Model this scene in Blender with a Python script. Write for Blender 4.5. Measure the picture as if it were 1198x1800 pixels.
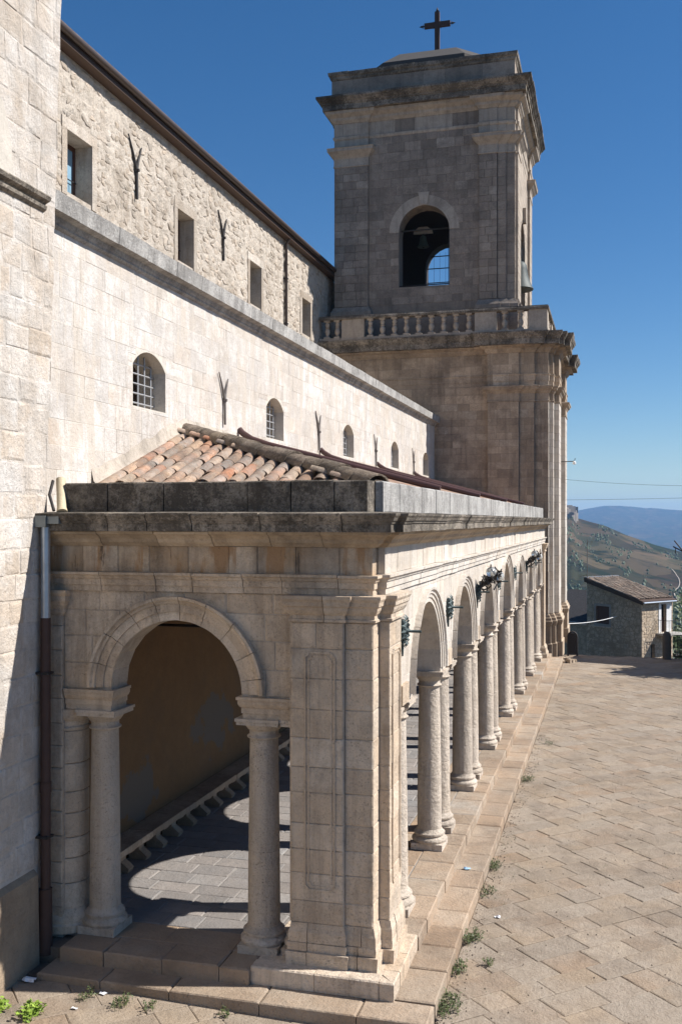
import bpy, math, random
from mathutils import Vector, noise
random.seed(7)
R = math.radians
sc = bpy.context.scene
for o in list(bpy.data.objects): bpy.data.objects.remove(o)
col = sc.collection

# ------------------------------------------------------------------ camera, sky, sun, exposure
cam_d = bpy.data.cameras.new('camera'); cam = bpy.data.objects.new('camera', cam_d); col.objects.link(cam)
EYE = Vector((0, 0, 5.5))
cam.location = EYE; cam.rotation_euler = (R(90), 0, R(15.31))
cam_d.sensor_fit = 'VERTICAL'; cam_d.sensor_height = 36; cam_d.sensor_width = 24; cam_d.lens = 35
cam_d.shift_y = 15 / 1800; cam_d.clip_end = 40000; cam_d.clip_start = .1
sc.camera = cam
SUN = Vector((1, .25, .97)).normalized()
w = bpy.data.worlds.new('World'); sc.world = w; w.use_nodes = True
nt = w.node_tree; bg = nt.nodes['Background']
sk = nt.nodes.new('ShaderNodeTexSky'); sk.sky_type = 'NISHITA'; sk.sun_disc = False
sk.sun_elevation = math.asin(SUN.z); sk.sun_rotation = math.atan2(SUN.x, SUN.y)
sk.altitude = 900; sk.air_density = 1.0; sk.dust_density = .25; sk.ozone_density = 3.2
hs = nt.nodes.new('ShaderNodeHueSaturation'); hs.inputs['Saturation'].default_value = 1.28; hs.inputs['Hue'].default_value = .502
nt.links.new(sk.outputs[0], hs.inputs['Color']); nt.links.new(hs.outputs[0], bg.inputs[0]); bg.inputs[1].default_value = .071
sd = bpy.data.lights.new('sun', 'SUN'); sd.energy = 4.9; sd.angle = R(.53); sd.color = (1, .962, .915)
sun = bpy.data.objects.new('sun', sd); col.objects.link(sun)
sun.rotation_euler = SUN.to_track_quat('Z', 'Y').to_euler(); sun.location = (30, 20, 40)
vs = sc.view_settings
vs.view_transform = 'Standard'; vs.look = 'None'; vs.exposure = .64; vs.gamma = 1; vs.use_curve_mapping = False
sc.cycles.max_bounces = 8; sc.cycles.diffuse_bounces = 4; sc.cycles.volume_bounces = 1
sc.cycles.use_denoising = True

# ------------------------------------------------------------------ materials
def mat(name):
    m = bpy.data.materials.new(name); m.use_nodes = True
    return m, m.node_tree, m.node_tree.nodes['Principled BSDF']
def plain(name, c, rough=.7, metal=0., bump=0, bs=40, var=.25):
    m, t, b = mat(name); N, L = t.nodes, t.links
    g = N.new('ShaderNodeNewGeometry')
    n = N.new('ShaderNodeTexNoise'); n.inputs['Scale'].default_value = bs / 4; n.inputs['Detail'].default_value = 5
    L.new(g.outputs['Position'], n.inputs['Vector'])
    mx = N.new('ShaderNodeMix'); mx.data_type = 'RGBA'
    mx.inputs[6].default_value = (*[x * (1 - var) for x in c], 1); mx.inputs[7].default_value = (*[min(1, x * (1 + var)) for x in c], 1)
    L.new(n.outputs[0], mx.inputs[0]); L.new(mx.outputs[2], b.inputs['Base Color'])
    b.inputs['Roughness'].default_value = rough; b.inputs['Metallic'].default_value = metal
    if bump:
        n2 = N.new('ShaderNodeTexNoise'); n2.inputs['Scale'].default_value = bs; n2.inputs['Detail'].default_value = 4
        L.new(g.outputs['Position'], n2.inputs['Vector'])
        bp = N.new('ShaderNodeBump'); bp.inputs['Strength'].default_value = bump; bp.inputs['Distance'].default_value = .02
        L.new(n2.outputs[0], bp.inputs['Height']); L.new(bp.outputs[0], b.inputs['Normal'])
    return m
def stone(name, cols, stain=(.06, .05, .04), stain_amt=.35, streak=.5, blot=.0, scale=1., pit=.5, bump=.5, tone=.22, white=0., speck=.5, drip=None):
    """weathered limestone: per-stone colour, mottling, rain streaks, dark lichen blotches, pits"""
    m, t, b = mat(name); N, L = t.nodes, t.links
    def nz(vec, s, d=6, rough=.6):
        n = N.new('ShaderNodeTexNoise'); n.inputs['Scale'].default_value = s; n.inputs['Detail'].default_value = d; n.inputs['Roughness'].default_value = rough
        L.new(vec, n.inputs['Vector']); return n.outputs[0]
    def ramp(v, a, c, lo=0., hi=1.):
        r = N.new('ShaderNodeMapRange'); r.inputs[1].default_value = a; r.inputs[2].default_value = c; r.inputs[3].default_value = lo; r.inputs[4].default_value = hi
        L.new(v, r.inputs[0]); return r.outputs[0]
    def mth(op, a, c):
        n = N.new('ShaderNodeMath'); n.operation = op
        for i, v in enumerate((a, c)):
            if isinstance(v, (int, float)): n.inputs[i].default_value = v
            else: L.new(v, n.inputs[i])
        return n.outputs[0]
    def mix(f, a, c, mode='MIX'):
        n = N.new('ShaderNodeMix'); n.data_type = 'RGBA'; n.blend_type = mode
        if isinstance(f, (int, float)): n.inputs[0].default_value = f
        else: L.new(f, n.inputs[0])
        for i, v in ((6, a), (7, c)):
            if isinstance(v, tuple): n.inputs[i].default_value = (*v, 1)
            else: L.new(v, n.inputs[i])
        return n.outputs[2]
    g = N.new('ShaderNodeNewGeometry'); oi = N.new('ShaderNodeObjectInfo'); P = g.outputs['Position']
    rnd = mth('FRACT', mth('ADD', mth('MULTIPLY', oi.outputs['Random'], 7.31), mth('MULTIPLY', g.outputs['Random Per Island'], 3.7)), 0)
    rnd2 = mth('FRACT', mth('MULTIPLY', rnd, 13.7), 0)
    cr = N.new('ShaderNodeValToRGB'); e = cr.color_ramp.elements
    while len(e) < len(cols): e.new(.5)
    for i, c in enumerate(cols):
        e[i].position = i / max(1, len(cols) - 1); e[i].color = (*c, 1)
    L.new(rnd, cr.inputs[0])
    c = cr.outputs[0]
    c = mix(ramp(nz(P, 1.3 * scale), .35, .7), c, cols[len(cols) // 2])
    # tone per stone
    tn = N.new('ShaderNodeCombineColor')
    tv = ramp(rnd2, 0, 1, 1 - tone, 1 + tone * .5)
    for i in range(3): L.new(tv, tn.inputs[i])
    c = mix(1., c, tn.outputs[0], 'MULTIPLY')
    # cloudy mottling and fine grain
    c = mix(ramp(nz(P, 5 * scale, 8, .7), .42, .75, 0, .45), c, tuple(x * .55 for x in cols[0]))
    c = mix(ramp(nz(P, 45 * scale, 4, .7), .45, .75, 0, .35), c, tuple(x * .6 for x in cols[-1]))
    if white:
        c = mix(ramp(nz(P, 1.9 * scale, 6, .7), .48, .62, 0, white), c, (.74, .705, .655))
    # vertical streaks
    if streak:
        vm = N.new('ShaderNodeVectorMath'); vm.operation = 'MULTIPLY'; vm.inputs[1].default_value = (3.2, 3.2, .28); L.new(P, vm.inputs[0])
        c = mix(ramp(nz(vm.outputs[0], 1.6, 5, .65), .5, .72, 0, streak), c, stain)
    if stain_amt:
        a = ramp(nz(P, .8 * scale, 9, .72), .5, .66, 0, stain_amt); c = mix(a, c, stain)
    if blot:
        a = ramp(mth('ADD', mth('MULTIPLY', nz(P, 15 * scale, 10, .85), .62), mth('MULTIPLY', nz(P, 1.7 * scale, 5, .6), .38)), .5 - blot * .07, .55 - blot * .02); c = mix(mth('MULTIPLY', a, min(1, blot)), c, tuple(x * .8 for x in stain))
        c = mix(ramp(nz(P, 3.1 * scale, 9, .75), .60, .68, 0, blot * .5), c, (.42, .39, .33))
    if speck:
        c = mix(ramp(nz(P, 17 * scale, 9, .78), .55, .63, 0, speck), c, tuple(x * .42 + y * .3 for x, y in zip(cols[0], stain)))
    if drip:
        vd = N.new('ShaderNodeVectorMath'); vd.operation = 'MULTIPLY'; vd.inputs[1].default_value = (1, 1, .16); L.new(P, vd.inputs[0])
        c = mix(ramp(nz(vd.outputs[0], 3.4, 5, .6), .54, .60, 0, .85), c, drip)
        c = mix(ramp(nz(vd.outputs[0], 5.1, 8, .75), .58, .64, 0, .8), c, stain)
    c = mix(ramp(nz(P, .22, 6, .65), .46, .66, 0, .28), c, tuple(x * .55 for x in cols[0]))
    # pits
    h = nz(P, 22 * scale, 5, .65)
    pt = ramp(nz(P, 60 * scale, 3, .6), .62, .72)
    c = mix(mth('MULTIPLY', pt, pit * .6), c, tuple(x * .35 for x in cols[0]))
    L.new(c, b.inputs['Base Color'])
    hh = mth('SUBTRACT', mth('ADD', h, mth('MULTIPLY', nz(P, 4 * scale), 1.5)), mth('MULTIPLY', pt, pit))
    bp = N.new('ShaderNodeBump'); bp.inputs['Strength'].default_value = bump; bp.inputs['Distance'].default_value = .03
    L.new(hh, bp.inputs['Height']); L.new(bp.outputs[0], b.inputs['Normal'])
    b.inputs['Roughness'].default_value = .9; b.inputs['Specular IOR Level'].default_value = .25
    return m

M = {}
M['ashlar'] = stone('pale_ashlar', [(.60, .515, .42), (.64, .58, .51), (.61, .57, .525), (.59, .475, .37), (.64, .595, .54)], stain_amt=.4, streak=.45, bump=.5, tone=.14, pit=.9, drip=(.54, .475, .40), stain=(.40, .35, .30), white=.55)
M['mortar_pale'] = stone('pale_mortar', [(.60, .54, .45), (.64, .58, .50)], stain_amt=.1, streak=.15, bump=.3, stain=(.25, .2, .16), tone=.02)
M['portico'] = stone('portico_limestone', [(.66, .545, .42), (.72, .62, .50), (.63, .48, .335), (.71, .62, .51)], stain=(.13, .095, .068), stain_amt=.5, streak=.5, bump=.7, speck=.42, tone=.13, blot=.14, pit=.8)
M['portico_pale'] = stone('sunlit_pale_limestone', [(.66, .60, .525), (.73, .68, .61), (.63, .55, .455), (.72, .67, .60)], stain=(.30, .22, .15), stain_amt=.4, streak=.45, bump=.5, tone=.12, pit=.7)  # paler copy of the portico stone; brightness of sunlit sides put into the colour
M['portico_mortar'] = stone('portico_joint', [(.46, .39, .31), (.52, .45, .37)], tone=.02, stain_amt=.3)
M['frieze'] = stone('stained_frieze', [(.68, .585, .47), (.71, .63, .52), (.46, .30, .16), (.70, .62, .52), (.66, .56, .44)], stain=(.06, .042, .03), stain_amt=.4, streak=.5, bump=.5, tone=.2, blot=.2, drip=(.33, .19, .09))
M['column'] = stone('column_limestone', [(.61, .51, .40), (.66, .57, .47)], stain=(.16, .12, .09), stain_amt=.25, streak=.45, bump=.9, pit=1., tone=.18, blot=.06)
M['cornice'] = stone('lichened_cornice', [(.34, .29, .23), (.42, .36, .29), (.30, .25, .19)], stain=(.045, .038, .03), stain_amt=.75, streak=.5, blot=.75, bump=.8, tone=.2)
M['parapet'] = stone('shade_dark_lichen_parapet', [(.30, .25, .195), (.38, .33, .265), (.26, .215, .17)], stain=(.055, .045, .035), stain_amt=.6, streak=.6, blot=.8, bump=1., tone=.25)  # lichened stone, darker copy for the end; its shade is partly in the colour
M['bedmould'] = stone('warm_bed_mould', [(.46, .34, .22), (.52, .41, .29), (.44, .35, .26)], stain=(.07, .05, .035), stain_amt=.45, streak=.4, bump=.4)
M['tower'] = stone('tower_limestone', [(.56, .425, .295), (.60, .475, .35), (.48, .37, .265), (.61, .51, .395)], stain=(.12, .09, .07), stain_amt=.55, streak=.55, bump=.6, tone=.3, blot=.25)
M['belfry'] = stone('grey_belfry_stone', [(.37, .295, .23), (.31, .245, .195), (.41, .335, .265), (.34, .28, .225), (.47, .395, .315)], stain=(.09, .075, .065), stain_amt=.35, streak=.3, bump=.6, tone=.28, blot=.3)
M['belfry_trim'] = stone('belfry_trim_stone', [(.47, .39, .31), (.51, .43, .345)], stain=(.10, .085, .07), stain_amt=.35, streak=.4, bump=.4, tone=.12)
M['tower_mortar'] = stone('tower_joint', [(.25, .20, .16), (.30, .25, .20)], stain_amt=.3, tone=.02)
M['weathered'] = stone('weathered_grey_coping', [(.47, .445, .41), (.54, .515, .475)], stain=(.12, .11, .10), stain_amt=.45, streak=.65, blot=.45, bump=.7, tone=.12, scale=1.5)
M['rubble'] = stone('rubble_stone', [(.59, .51, .42), (.65, .58, .50), (.56, .46, .36), (.67, .62, .55), (.49, .41, .32)], stain=(.2, .15, .1), stain_amt=.35, streak=.2, bump=1., tone=.34, pit=1., blot=.1)
M['rubble_mortar'] = stone('rubble_mortar', [(.56, .485, .40), (.61, .54, .455)], stain=(.24, .18, .125), stain_amt=.4, bump=1., tone=.02, pit=1., speck=.6)
M['buttress'] = stone('buttress_stone', [(.65, .59, .52), (.67, .625, .57), (.58, .47, .36), (.68, .645, .60)], stain=(.16, .13, .1), stain_amt=.3, streak=.25, bump=.7, tone=.16, white=.5, blot=.12)
M['plinth'] = stone('brown_plinth_render', [(.34, .25, .17), (.38, .29, .2)], stain=(.14, .1, .07), stain_amt=.5, bump=.6)
M['paving'] = stone('piazza_paving', [(.35, .265, .183), (.375, .29, .205), (.365, .305, .24), (.34, .235, .152), (.40, .33, .248)], stain=(.15, .115, .085), stain_amt=.5, streak=0, bump=.7, tone=.14, pit=.9, scale=1.2)
M['paving_bed'] = stone('paving_bed', [(.15, .12, .09), (.2, .155, .115)], streak=0, tone=.02)
M['step'] = stone('step_limestone', [(.40, .315, .23), (.45, .37, .285), (.39, .27, .175), (.44, .395, .335)], stain=(.14, .10, .07), stain_amt=.5, streak=0, bump=.6, tone=.16, pit=.9)
M['floor'] = stone('grey_floor_slabs', [(.27, .255, .245), (.32, .305, .29), (.31, .27, .24), (.24, .235, .23)], stain=(.2, .18, .16), stain_amt=.25, streak=0, bump=.5, tone=.2)
M['floor_bed'] = stone('floor_joint', [(.38, .355, .32), (.32, .30, .27)], streak=0, tone=.02)
M['tile'] = stone('terracotta_tile', [(.58, .25, .13), (.50, .33, .22), (.62, .44, .29), (.36, .32, .28), (.60, .32, .19), (.48, .40, .30)], stain=(.10, .08, .06), stain_amt=.5, streak=0, blot=.35, bump=.5, tone=.3, scale=2)
M['ridge'] = stone('lichened_ridge_tile', [(.34, .23, .16), (.32, .26, .2), (.38, .30, .2)], stain=(.07, .055, .04), stain_amt=.6, streak=0, blot=.6, bump=1., scale=2)
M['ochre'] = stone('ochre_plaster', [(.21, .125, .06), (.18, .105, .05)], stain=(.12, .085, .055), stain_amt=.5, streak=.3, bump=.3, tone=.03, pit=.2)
def ragged_patches(m, blobs, colr):
    t = m.node_tree; N, L = t.nodes, t.links; b = N['Principled BSDF']; src = b.inputs['Base Color'].links[0].from_socket
    g = N.new('ShaderNodeNewGeometry'); n = N.new('ShaderNodeTexNoise'); n.inputs['Scale'].default_value = 2.2; n.inputs['Detail'].default_value = 8; n.inputs['Roughness'].default_value = .65; L.new(g.outputs['Position'], n.inputs['Vector'])
    for (y, z, ry, rz) in blobs:
        a = N.new('ShaderNodeVectorMath'); a.operation = 'SUBTRACT'; a.inputs[1].default_value = (0, y, z); L.new(g.outputs['Position'], a.inputs[0])
        k = N.new('ShaderNodeVectorMath'); k.operation = 'MULTIPLY'; k.inputs[1].default_value = (0, 1 / ry, 1 / rz); L.new(a.outputs[0], k.inputs[0])
        ln = N.new('ShaderNodeVectorMath'); ln.operation = 'LENGTH'; L.new(k.outputs[0], ln.inputs[0])
        ad = N.new('ShaderNodeMath'); ad.operation = 'MULTIPLY_ADD'; ad.inputs[1].default_value = 3.2; L.new(n.outputs[0], ad.inputs[0]); L.new(ln.outputs['Value'], ad.inputs[2])
        r = N.new('ShaderNodeMapRange'); r.inputs[1].default_value = 2.55; r.inputs[2].default_value = 2.42; L.new(ad.outputs[0], r.inputs[0])
        x = N.new('ShaderNodeMix'); x.data_type = 'RGBA'; L.new(r.outputs[0], x.inputs[0]); L.new(src, x.inputs[6]); x.inputs[7].default_value = (*colr, 1); src = x.outputs[2]
    L.new(src, b.inputs['Base Color'])
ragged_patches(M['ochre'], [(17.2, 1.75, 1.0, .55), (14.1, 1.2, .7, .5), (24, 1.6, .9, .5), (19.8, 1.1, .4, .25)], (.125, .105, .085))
M['shade_dark'] = plain('shade_dark_masonry', (.07, .058, .05), .95, bump=.4)  # belfry inside: its gloom is put into the masonry colour
M['blue_pane'] = plain('pale_blue_pane', (.22, .36, .46), .4)  # even pale blue for the first nave window
M['patch'] = plain('grey_cement_patch', (.15, .14, .13), .9, bump=.4)
M['ceiling'] = plain('dark_ceiling', (.16, .11, .07), .9, bump=.2)
M['iron'] = plain('dark_iron', (.035, .03, .028), .65, .3, bump=.2)
M['iron_rust'] = plain('rusted_iron', (.09, .05, .035), .8, .1, bump=.4)
M['iron_grey'] = plain('grey_weathered_iron', (.16, .14, .125), .7, .2, bump=.3)
M['bar'] = plain('grey_window_bar', (.42, .41, .40), .5, .5)
M['bronze'] = plain('verdigris_bronze', (.055, .075, .075), .6, .4, bump=.4)
M['zinc'] = plain('zinc', (.42, .46, .50), .38, .75)
M['rustpipe'] = plain('rusty_brown_pipe', (.062, .032, .024), .65, .1, bump=.3)
M['roofpipe'] = plain('brown_roof_pipe', (.075, .035, .03), .5, 0, bump=.1)
M['gutter'] = plain('brown_gutter', (.06, .042, .034), .5, .2)
M['wood'] = plain('dark_wood', (.07, .04, .025), .7, bump=.3)
M['shutter'] = plain('brown_shutter', (.09, .035, .02), .6, bump=.1)
M['wood_pale'] = plain('pale_spout', (.52, .43, .28), .7, bump=.2)
M['white'] = plain('white_paint', (.75, .73, .7), .6)
M['paper'] = plain('white_paper', (.8, .8, .8), .8)
M['bluepaper'] = plain('pale_blue_paper', (.35, .55, .75), .7)
M['dark'] = plain('dark_interior', (.012, .011, .01), .9)
M['hopper'] = plain('grey_hopper', (.20, .22, .22), .55, .4)
M['bell'] = plain('green_bronze_bell', (.12, .17, .16), .65, .1, bump=.3)
M['bell_dark'] = plain('dark_bronze_bell', (.055, .065, .06), .6, .2, bump=.3)
m, t, b = mat('window_glass'); b.inputs['Base Color'].default_value = (.02, .025, .03, 1); b.inputs['Roughness'].default_value = .08; b.inputs['Specular IOR Level'].default_value = .6; M['glass'] = m
m, t, b = mat('lamp_globe_glass'); b.inputs['Base Color'].default_value = (.75, .78, .78, 1); b.inputs['Roughness'].default_value = .1; b.inputs['Transmission Weight'].default_value = .75; M['globe'] = m
def leafmat(name, c1, c2):
    m, t, b = mat(name); N, L = t.nodes, t.links
    g = N.new('ShaderNodeNewGeometry'); mx = N.new('ShaderNodeMix'); mx.data_type = 'RGBA'
    mx.inputs[6].default_value = (*c1, 1); mx.inputs[7].default_value = (*c2, 1)
    L.new(g.outputs['Random Per Island'], mx.inputs[0]); L.new(mx.outputs[2], b.inputs['Base Color']); b.inputs['Roughness'].default_value = .6
    return m
M['weed'] = leafmat('weed_leaf', (.045, .07, .022), (.13, .15, .055))
M['bright'] = leafmat('bright_leaf', (.16, .26, .03), (.30, .42, .06))
M['tree'] = leafmat('tree_leaf', (.035, .06, .02), (.09, .13, .04))
M['drygrass'] = leafmat('dry_grass', (.3, .22, .1), (.2, .16, .07))

# ------------------------------------------------------------------ mesh helpers
WORLD = {}
class G:
    def __init__(s): s.v = []; s.f = []
    def add(s, v, f):
        n = len(s.v); s.v += [tuple(p) for p in v]; s.f += [tuple(i + n for i in q) for q in f]; return s
    def box(s, x0, x1, y0, y1, z0, z1):
        return s.add([(x0, y0, z0), (x1, y0, z0), (x1, y1, z0), (x0, y1, z0), (x0, y0, z1), (x1, y0, z1), (x1, y1, z1), (x0, y1, z1)],
                     [(3, 2, 1, 0), (4, 5, 6, 7), (0, 1, 5, 4), (1, 2, 6, 5), (2, 3, 7, 6), (3, 0, 4, 7)])
    def tube(s, pts, r, n=8, caps=True, closed=False):
        pts = [Vector(p) for p in pts]; rs = r if isinstance(r, (list, tuple)) else [r] * len(pts)
        v, f = [], []
        prev = None
        for i, p in enumerate(pts):
            a = pts[max(0, i - 1)]; c = pts[min(len(pts) - 1, i + 1)]
            if closed: a = pts[i - 1]; c = pts[(i + 1) % len(pts)]
            t = (c - a).normalized()
            if prev is None:
                x = t.orthogonal().normalized()
            else:
                x = (prev - t * prev.dot(t)).normalized()
            prev = x; y = t.cross(x)
            for k in range(n):
                an = 2 * math.pi * k / n; v.append(p + (x * math.cos(an) + y * math.sin(an)) * rs[i])
        m = len(pts)
        for i in range(m if closed else m - 1):
            for k in range(n):
                f.append((i * n + k, i * n + (k + 1) % n, ((i + 1) % m) * n + (k + 1) % n, ((i + 1) % m) * n + k))
        if caps and not closed: f += [tuple(range(n))[::-1], tuple(range((m - 1) * n, m * n))]
        return s.add(v, f)
    def lathe(s, prof, c=(0, 0, 0), n=24, a0=0, a1=2 * math.pi):
        v, f = [], []; full = abs(a1 - a0 - 2 * math.pi) < 1e-6; k = n if full else n + 1
        for (r, z) in prof:
            for i in range(k):
                a = a0 + (a1 - a0) * i / n; v.append((c[0] + r * math.cos(a), c[1] + r * math.sin(a), c[2] + z))
        for j in range(len(prof) - 1):
            for i in range(n):
                i2 = (i + 1) % k
                f.append((j * k + i, j * k + i2, (j + 1) * k + i2, (j + 1) * k + i))
        if full:
            if prof[0][0] > 1e-4: f.append(tuple(range(k))[::-1])
            if prof[-1][0] > 1e-4: f.append(tuple(range((len(prof) - 1) * k, len(prof) * k)))
        return s.add(v, f)
    def prism(s, poly, z0, z1):
        n = len(poly)
        return s.add([(x, y, z0) for x, y in poly] + [(x, y, z1) for x, y in poly],
                     [tuple(range(n))[::-1], tuple(range(n, 2 * n))] + [(i, (i + 1) % n, n + (i + 1) % n, n + i) for i in range(n)])
    def fprism(s, fr, poly, n0, n1):
        n = len(poly)
        return s.add([fr(u, v, n0) for u, v in poly] + [fr(u, v, n1) for u, v in poly],
                     [tuple(range(n))[::-1], tuple(range(n, 2 * n))] + [(i, (i + 1) % n, n + (i + 1) % n, n + i) for i in range(n)])
def FE(y0): return lambda u, v, n: (u, y0 - n, v)        # faces -y
def FL(x0): return lambda u, v, n: (x0 + n, u, v)        # faces +x
def FG(z0): return lambda u, v, n: (u, v, z0 + n)        # faces up
def wl(o): return WORLD.get(o.name, Vector((0, 0, 0)))
def obj(name, g, m, parent=None, smooth=None, kind=None, label=None, base=True):
    v = g.v if isinstance(g, G) else g[0]; f = g.f if isinstance(g, G) else g[1]
    xs = [p[0] for p in v]; ys = [p[1] for p in v]; zs = [p[2] for p in v]
    c = Vector(((min(xs) + max(xs)) / 2, (min(ys) + max(ys)) / 2, min(zs)))
    me = bpy.data.meshes.new(name)
    me.from_pydata([(p[0] - c.x, p[1] - c.y, p[2] - c.z) for p in v], [], f)
    me.materials.append(m)
    if smooth:
        me.shade_smooth(); me.set_sharp_from_angle(angle=R(smooth))
    o = bpy.data.objects.new(name, me); col.objects.link(o)
    WORLD[o.name] = c
    if parent:
        o.parent = parent; o.location = c - wl(parent)
    else: o.location = c
    if kind: o['kind'] = kind
    if label: o['label'] = label
    return o
def tag(o, label, cat, group=None, kind=None):
    o['label'] = label; o['category'] = cat
    if group: o['group'] = group
    if kind: o['kind'] = kind
    return o
def thing(name, loc, label, cat, group=None, parent=None):
    o = bpy.data.objects.new(name, None); col.objects.link(o); o.location = loc; o.empty_display_size = .3
    WORLD[o.name] = Vector(loc)
    return tag(o, label, cat, group)
def inst(name, me, parent, loc, rot=(0, 0, 0), scale=(1, 1, 1)):
    o = bpy.data.objects.new(name, me); col.objects.link(o)
    WORLD[o.name] = Vector(loc); o.parent = parent; o.location = Vector(loc) - (wl(parent) if parent else Vector())
    o.rotation_euler = rot; o.scale = scale
    return o
def copy_tree(root, loc):
    """a copy of a thing or part with copies of its children (to two levels)"""
    c = root.copy(); col.objects.link(c); c.location = loc
    for ch in root.children:
        d = ch.copy(); col.objects.link(d); d.parent = c
        for g2 in ch.children:
            e = g2.copy(); col.objects.link(e); e.parent = d
    return c
def jit(a): return random.uniform(-a, a)
def slab(fr, poly, n0, n1, ch, ragged=0.):
    """one stone: chamfered convex polygon standing from n0 to n1"""
    k = len(poly); cu = sum(p[0] for p in poly) / k; cv = sum(p[1] for p in poly) / k
    ins = []
    for (u, v) in poly:
        d = math.hypot(u - cu, v - cv) + 1e-6; q = min(.4, ch * (1.2 + random.random() * ragged * 3) / d)
        ins.append((u + (cu - u) * q, v + (cv - v) * q))
    V = [fr(u, v, n0) for u, v in poly] + [fr(u, v, n1 - ch) for u, v in poly] + [fr(u, v, n1 + jit(.15) * ch) for u, v in ins]
    F = [(i, (i + 1) % k, k + (i + 1) % k, k + i) for i in range(k)] + [(k + i, k + (i + 1) % k, 2 * k + (i + 1) % k, 2 * k + i) for i in range(k)] + [tuple(range(2 * k, 3 * k))]
    return (V, F)
def clip(poly, px, py, nx, ny):
    """keep the half where (p - P).n >= 0"""
    out = []
    for i in range(len(poly)):
        a, c = poly[i], poly[(i + 1) % len(poly)]
        da = (a[0] - px) * nx + (a[1] - py) * ny; dc = (c[0] - px) * nx + (c[1] - py) * ny
        if da >= 0: out.append(a)
        if (da >= 0) != (dc >= 0):
            t = da / (da - dc); out.append((a[0] + (c[0] - a[0]) * t, a[1] + (c[1] - a[1]) * t))
    return out
def area(p): return abs(sum(p[i][0] * p[(i + 1) % len(p)][1] - p[(i + 1) % len(p)][0] * p[i][1] for i in range(len(p)))) / 2
def ashlar(fr, u0, u1, z0, z1, ch_, ln, n0, n1, gap=.006, chamf=.006, circles=(), rects=(), jn=.003, courses=None, cut=None, cj=0., ragged=.6):
    """courses of dressed stones as separate pieces, cut round arches (circles) and openings (rects)"""
    out = []; z = z0; row = 0
    zz = [z0]
    if courses: zz = courses
    else:
        while zz[-1] < z1 - ch_ * .45: zz.append(min(z1, zz[-1] + ch_ * random.uniform(.88, 1.12)))
        if z1 - zz[-1] > .02: zz.append(z1)
        else: zz[-1] = z1
    for a, c in zip(zz[:-1], zz[1:]):
        u = u0; row += 1; first = True
        while u < u1 - .01:
            l = random.uniform(*ln)
            if first: l *= random.uniform(.45, 1); first = False
            if u1 - (u + l) < ln[0] * .5: l = u1 - u
            e = u + l
            pieces = [[(u + gap / 2, a + gap / 2), (e - gap / 2, a + gap / 2), (e - gap / 2, c - gap / 2), (u + gap / 2, c - gap / 2)]]
            for (ru0, ru1, rz0, rz1) in rects:
                nx = []
                for p in pieces:
                    pu0 = min(q[0] for q in p); pu1 = max(q[0] for q in p); pv0 = min(q[1] for q in p); pv1 = max(q[1] for q in p)
                    if pu1 <= ru0 or pu0 >= ru1 or pv1 <= rz0 or pv0 >= rz1: nx.append(p); continue
                    if pv0 < rz0 - .03: q = clip(p, 0, rz0, 0, -1); nx.append(q)
                    if pv1 > rz1 + .03: q = clip(p, 0, rz1, 0, 1); nx.append(q)
                    m = clip(clip(p, 0, rz0, 0, 1), 0, rz1, 0, -1) if len(p) > 2 else []
                    if len(m) > 2:
                        if pu0 < ru0: nx.append(clip(m, ru0, 0, -1, 0))
                        if pu1 > ru1: nx.append(clip(m, ru1, 0, 1, 0))
                pieces = nx
            for (cu, cz, r) in circles:
                nx = []
                for p in pieces:
                    if len(p) < 3: continue
                    if max(q[1] for q in p) <= cz - .02 : nx.append(p); continue
                    mu = sum(q[0] for q in p) / len(p); mv = sum(q[1] for q in p) / len(p)
                    # nearest direction
                    dmin = min(math.hypot(q[0] - cu, q[1] - cz) for q in p)
                    d = math.hypot(mu - cu, mv - cz) + 1e-6
                    ux, uz = (mu - cu) / d, (mv - cz) / d
                    pu0 = min(q[0] for q in p); pu1 = max(q[0] for q in p)
                    near_u = min(max(cu, pu0), pu1); near_v = min(max(cz, min(q[1] for q in p)), max(q[1] for q in p))
                    dn = math.hypot(near_u - cu, near_v - cz)
                    if dn >= r: nx.append(p); continue
                    if pu0 < cu < pu1 and mv > cz:
                        ux, uz = 0, 1
                        for h_ in (0, 1):
                            q = clip(p, cu, 0, (-1, 1)[h_], 0)
                            if len(q) > 2:
                                mu = sum(w_[0] for w_ in q) / len(q); mv2 = sum(w_[1] for w_ in q) / len(q); d = math.hypot(mu - cu, mv2 - cz) + 1e-6
                                q = clip(q, cu + (mu - cu) / d * r, cz + (mv2 - cz) / d * r, (mu - cu) / d, (mv2 - cz) / d); nx.append(q)
                        continue
                    nx.append(clip(p, cu + ux * r, cz + uz * r, ux, uz))
                pieces = nx
            for p in pieces:
                if cut: p = cut(p)
                if len(p) > 2 and area(p) > .004:
                    p = [(q[0] + jit(gap * .3 + cj), q[1] + jit(gap * .3 + cj)) for q in p]
                    out.append(slab(fr, p, n0, n1 + jit(jn), chamf * random.uniform(.7, 1.5), ragged))
            u = e
    return out
def emit(pieces, name, m, parent, limit=300, rest=None, smooth=None):
    """the pieces that show largest become parts of their own, the others one joined part"""
    def key(p):
        v = p[0]; c = Vector((sum(q[0] for q in v) / len(v), sum(q[1] for q in v) / len(v), sum(q[2] for q in v) / len(v)))
        e = max((Vector(q) - Vector(v[0])).length for q in v)
        return -e * e / ((c - EYE).length_squared)
    ps = sorted(pieces, key=key) if len(pieces) > limit else pieces
    for p in ps[:limit]: obj(name, p, m, parent, smooth=smooth)
    if len(ps) > limit:
        g = G()
        for p in ps[limit:]: g.add(*p)
        o = obj(rest or ('far_' + name + 's'), g, m, parent, kind='stuff', smooth=smooth)
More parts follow.
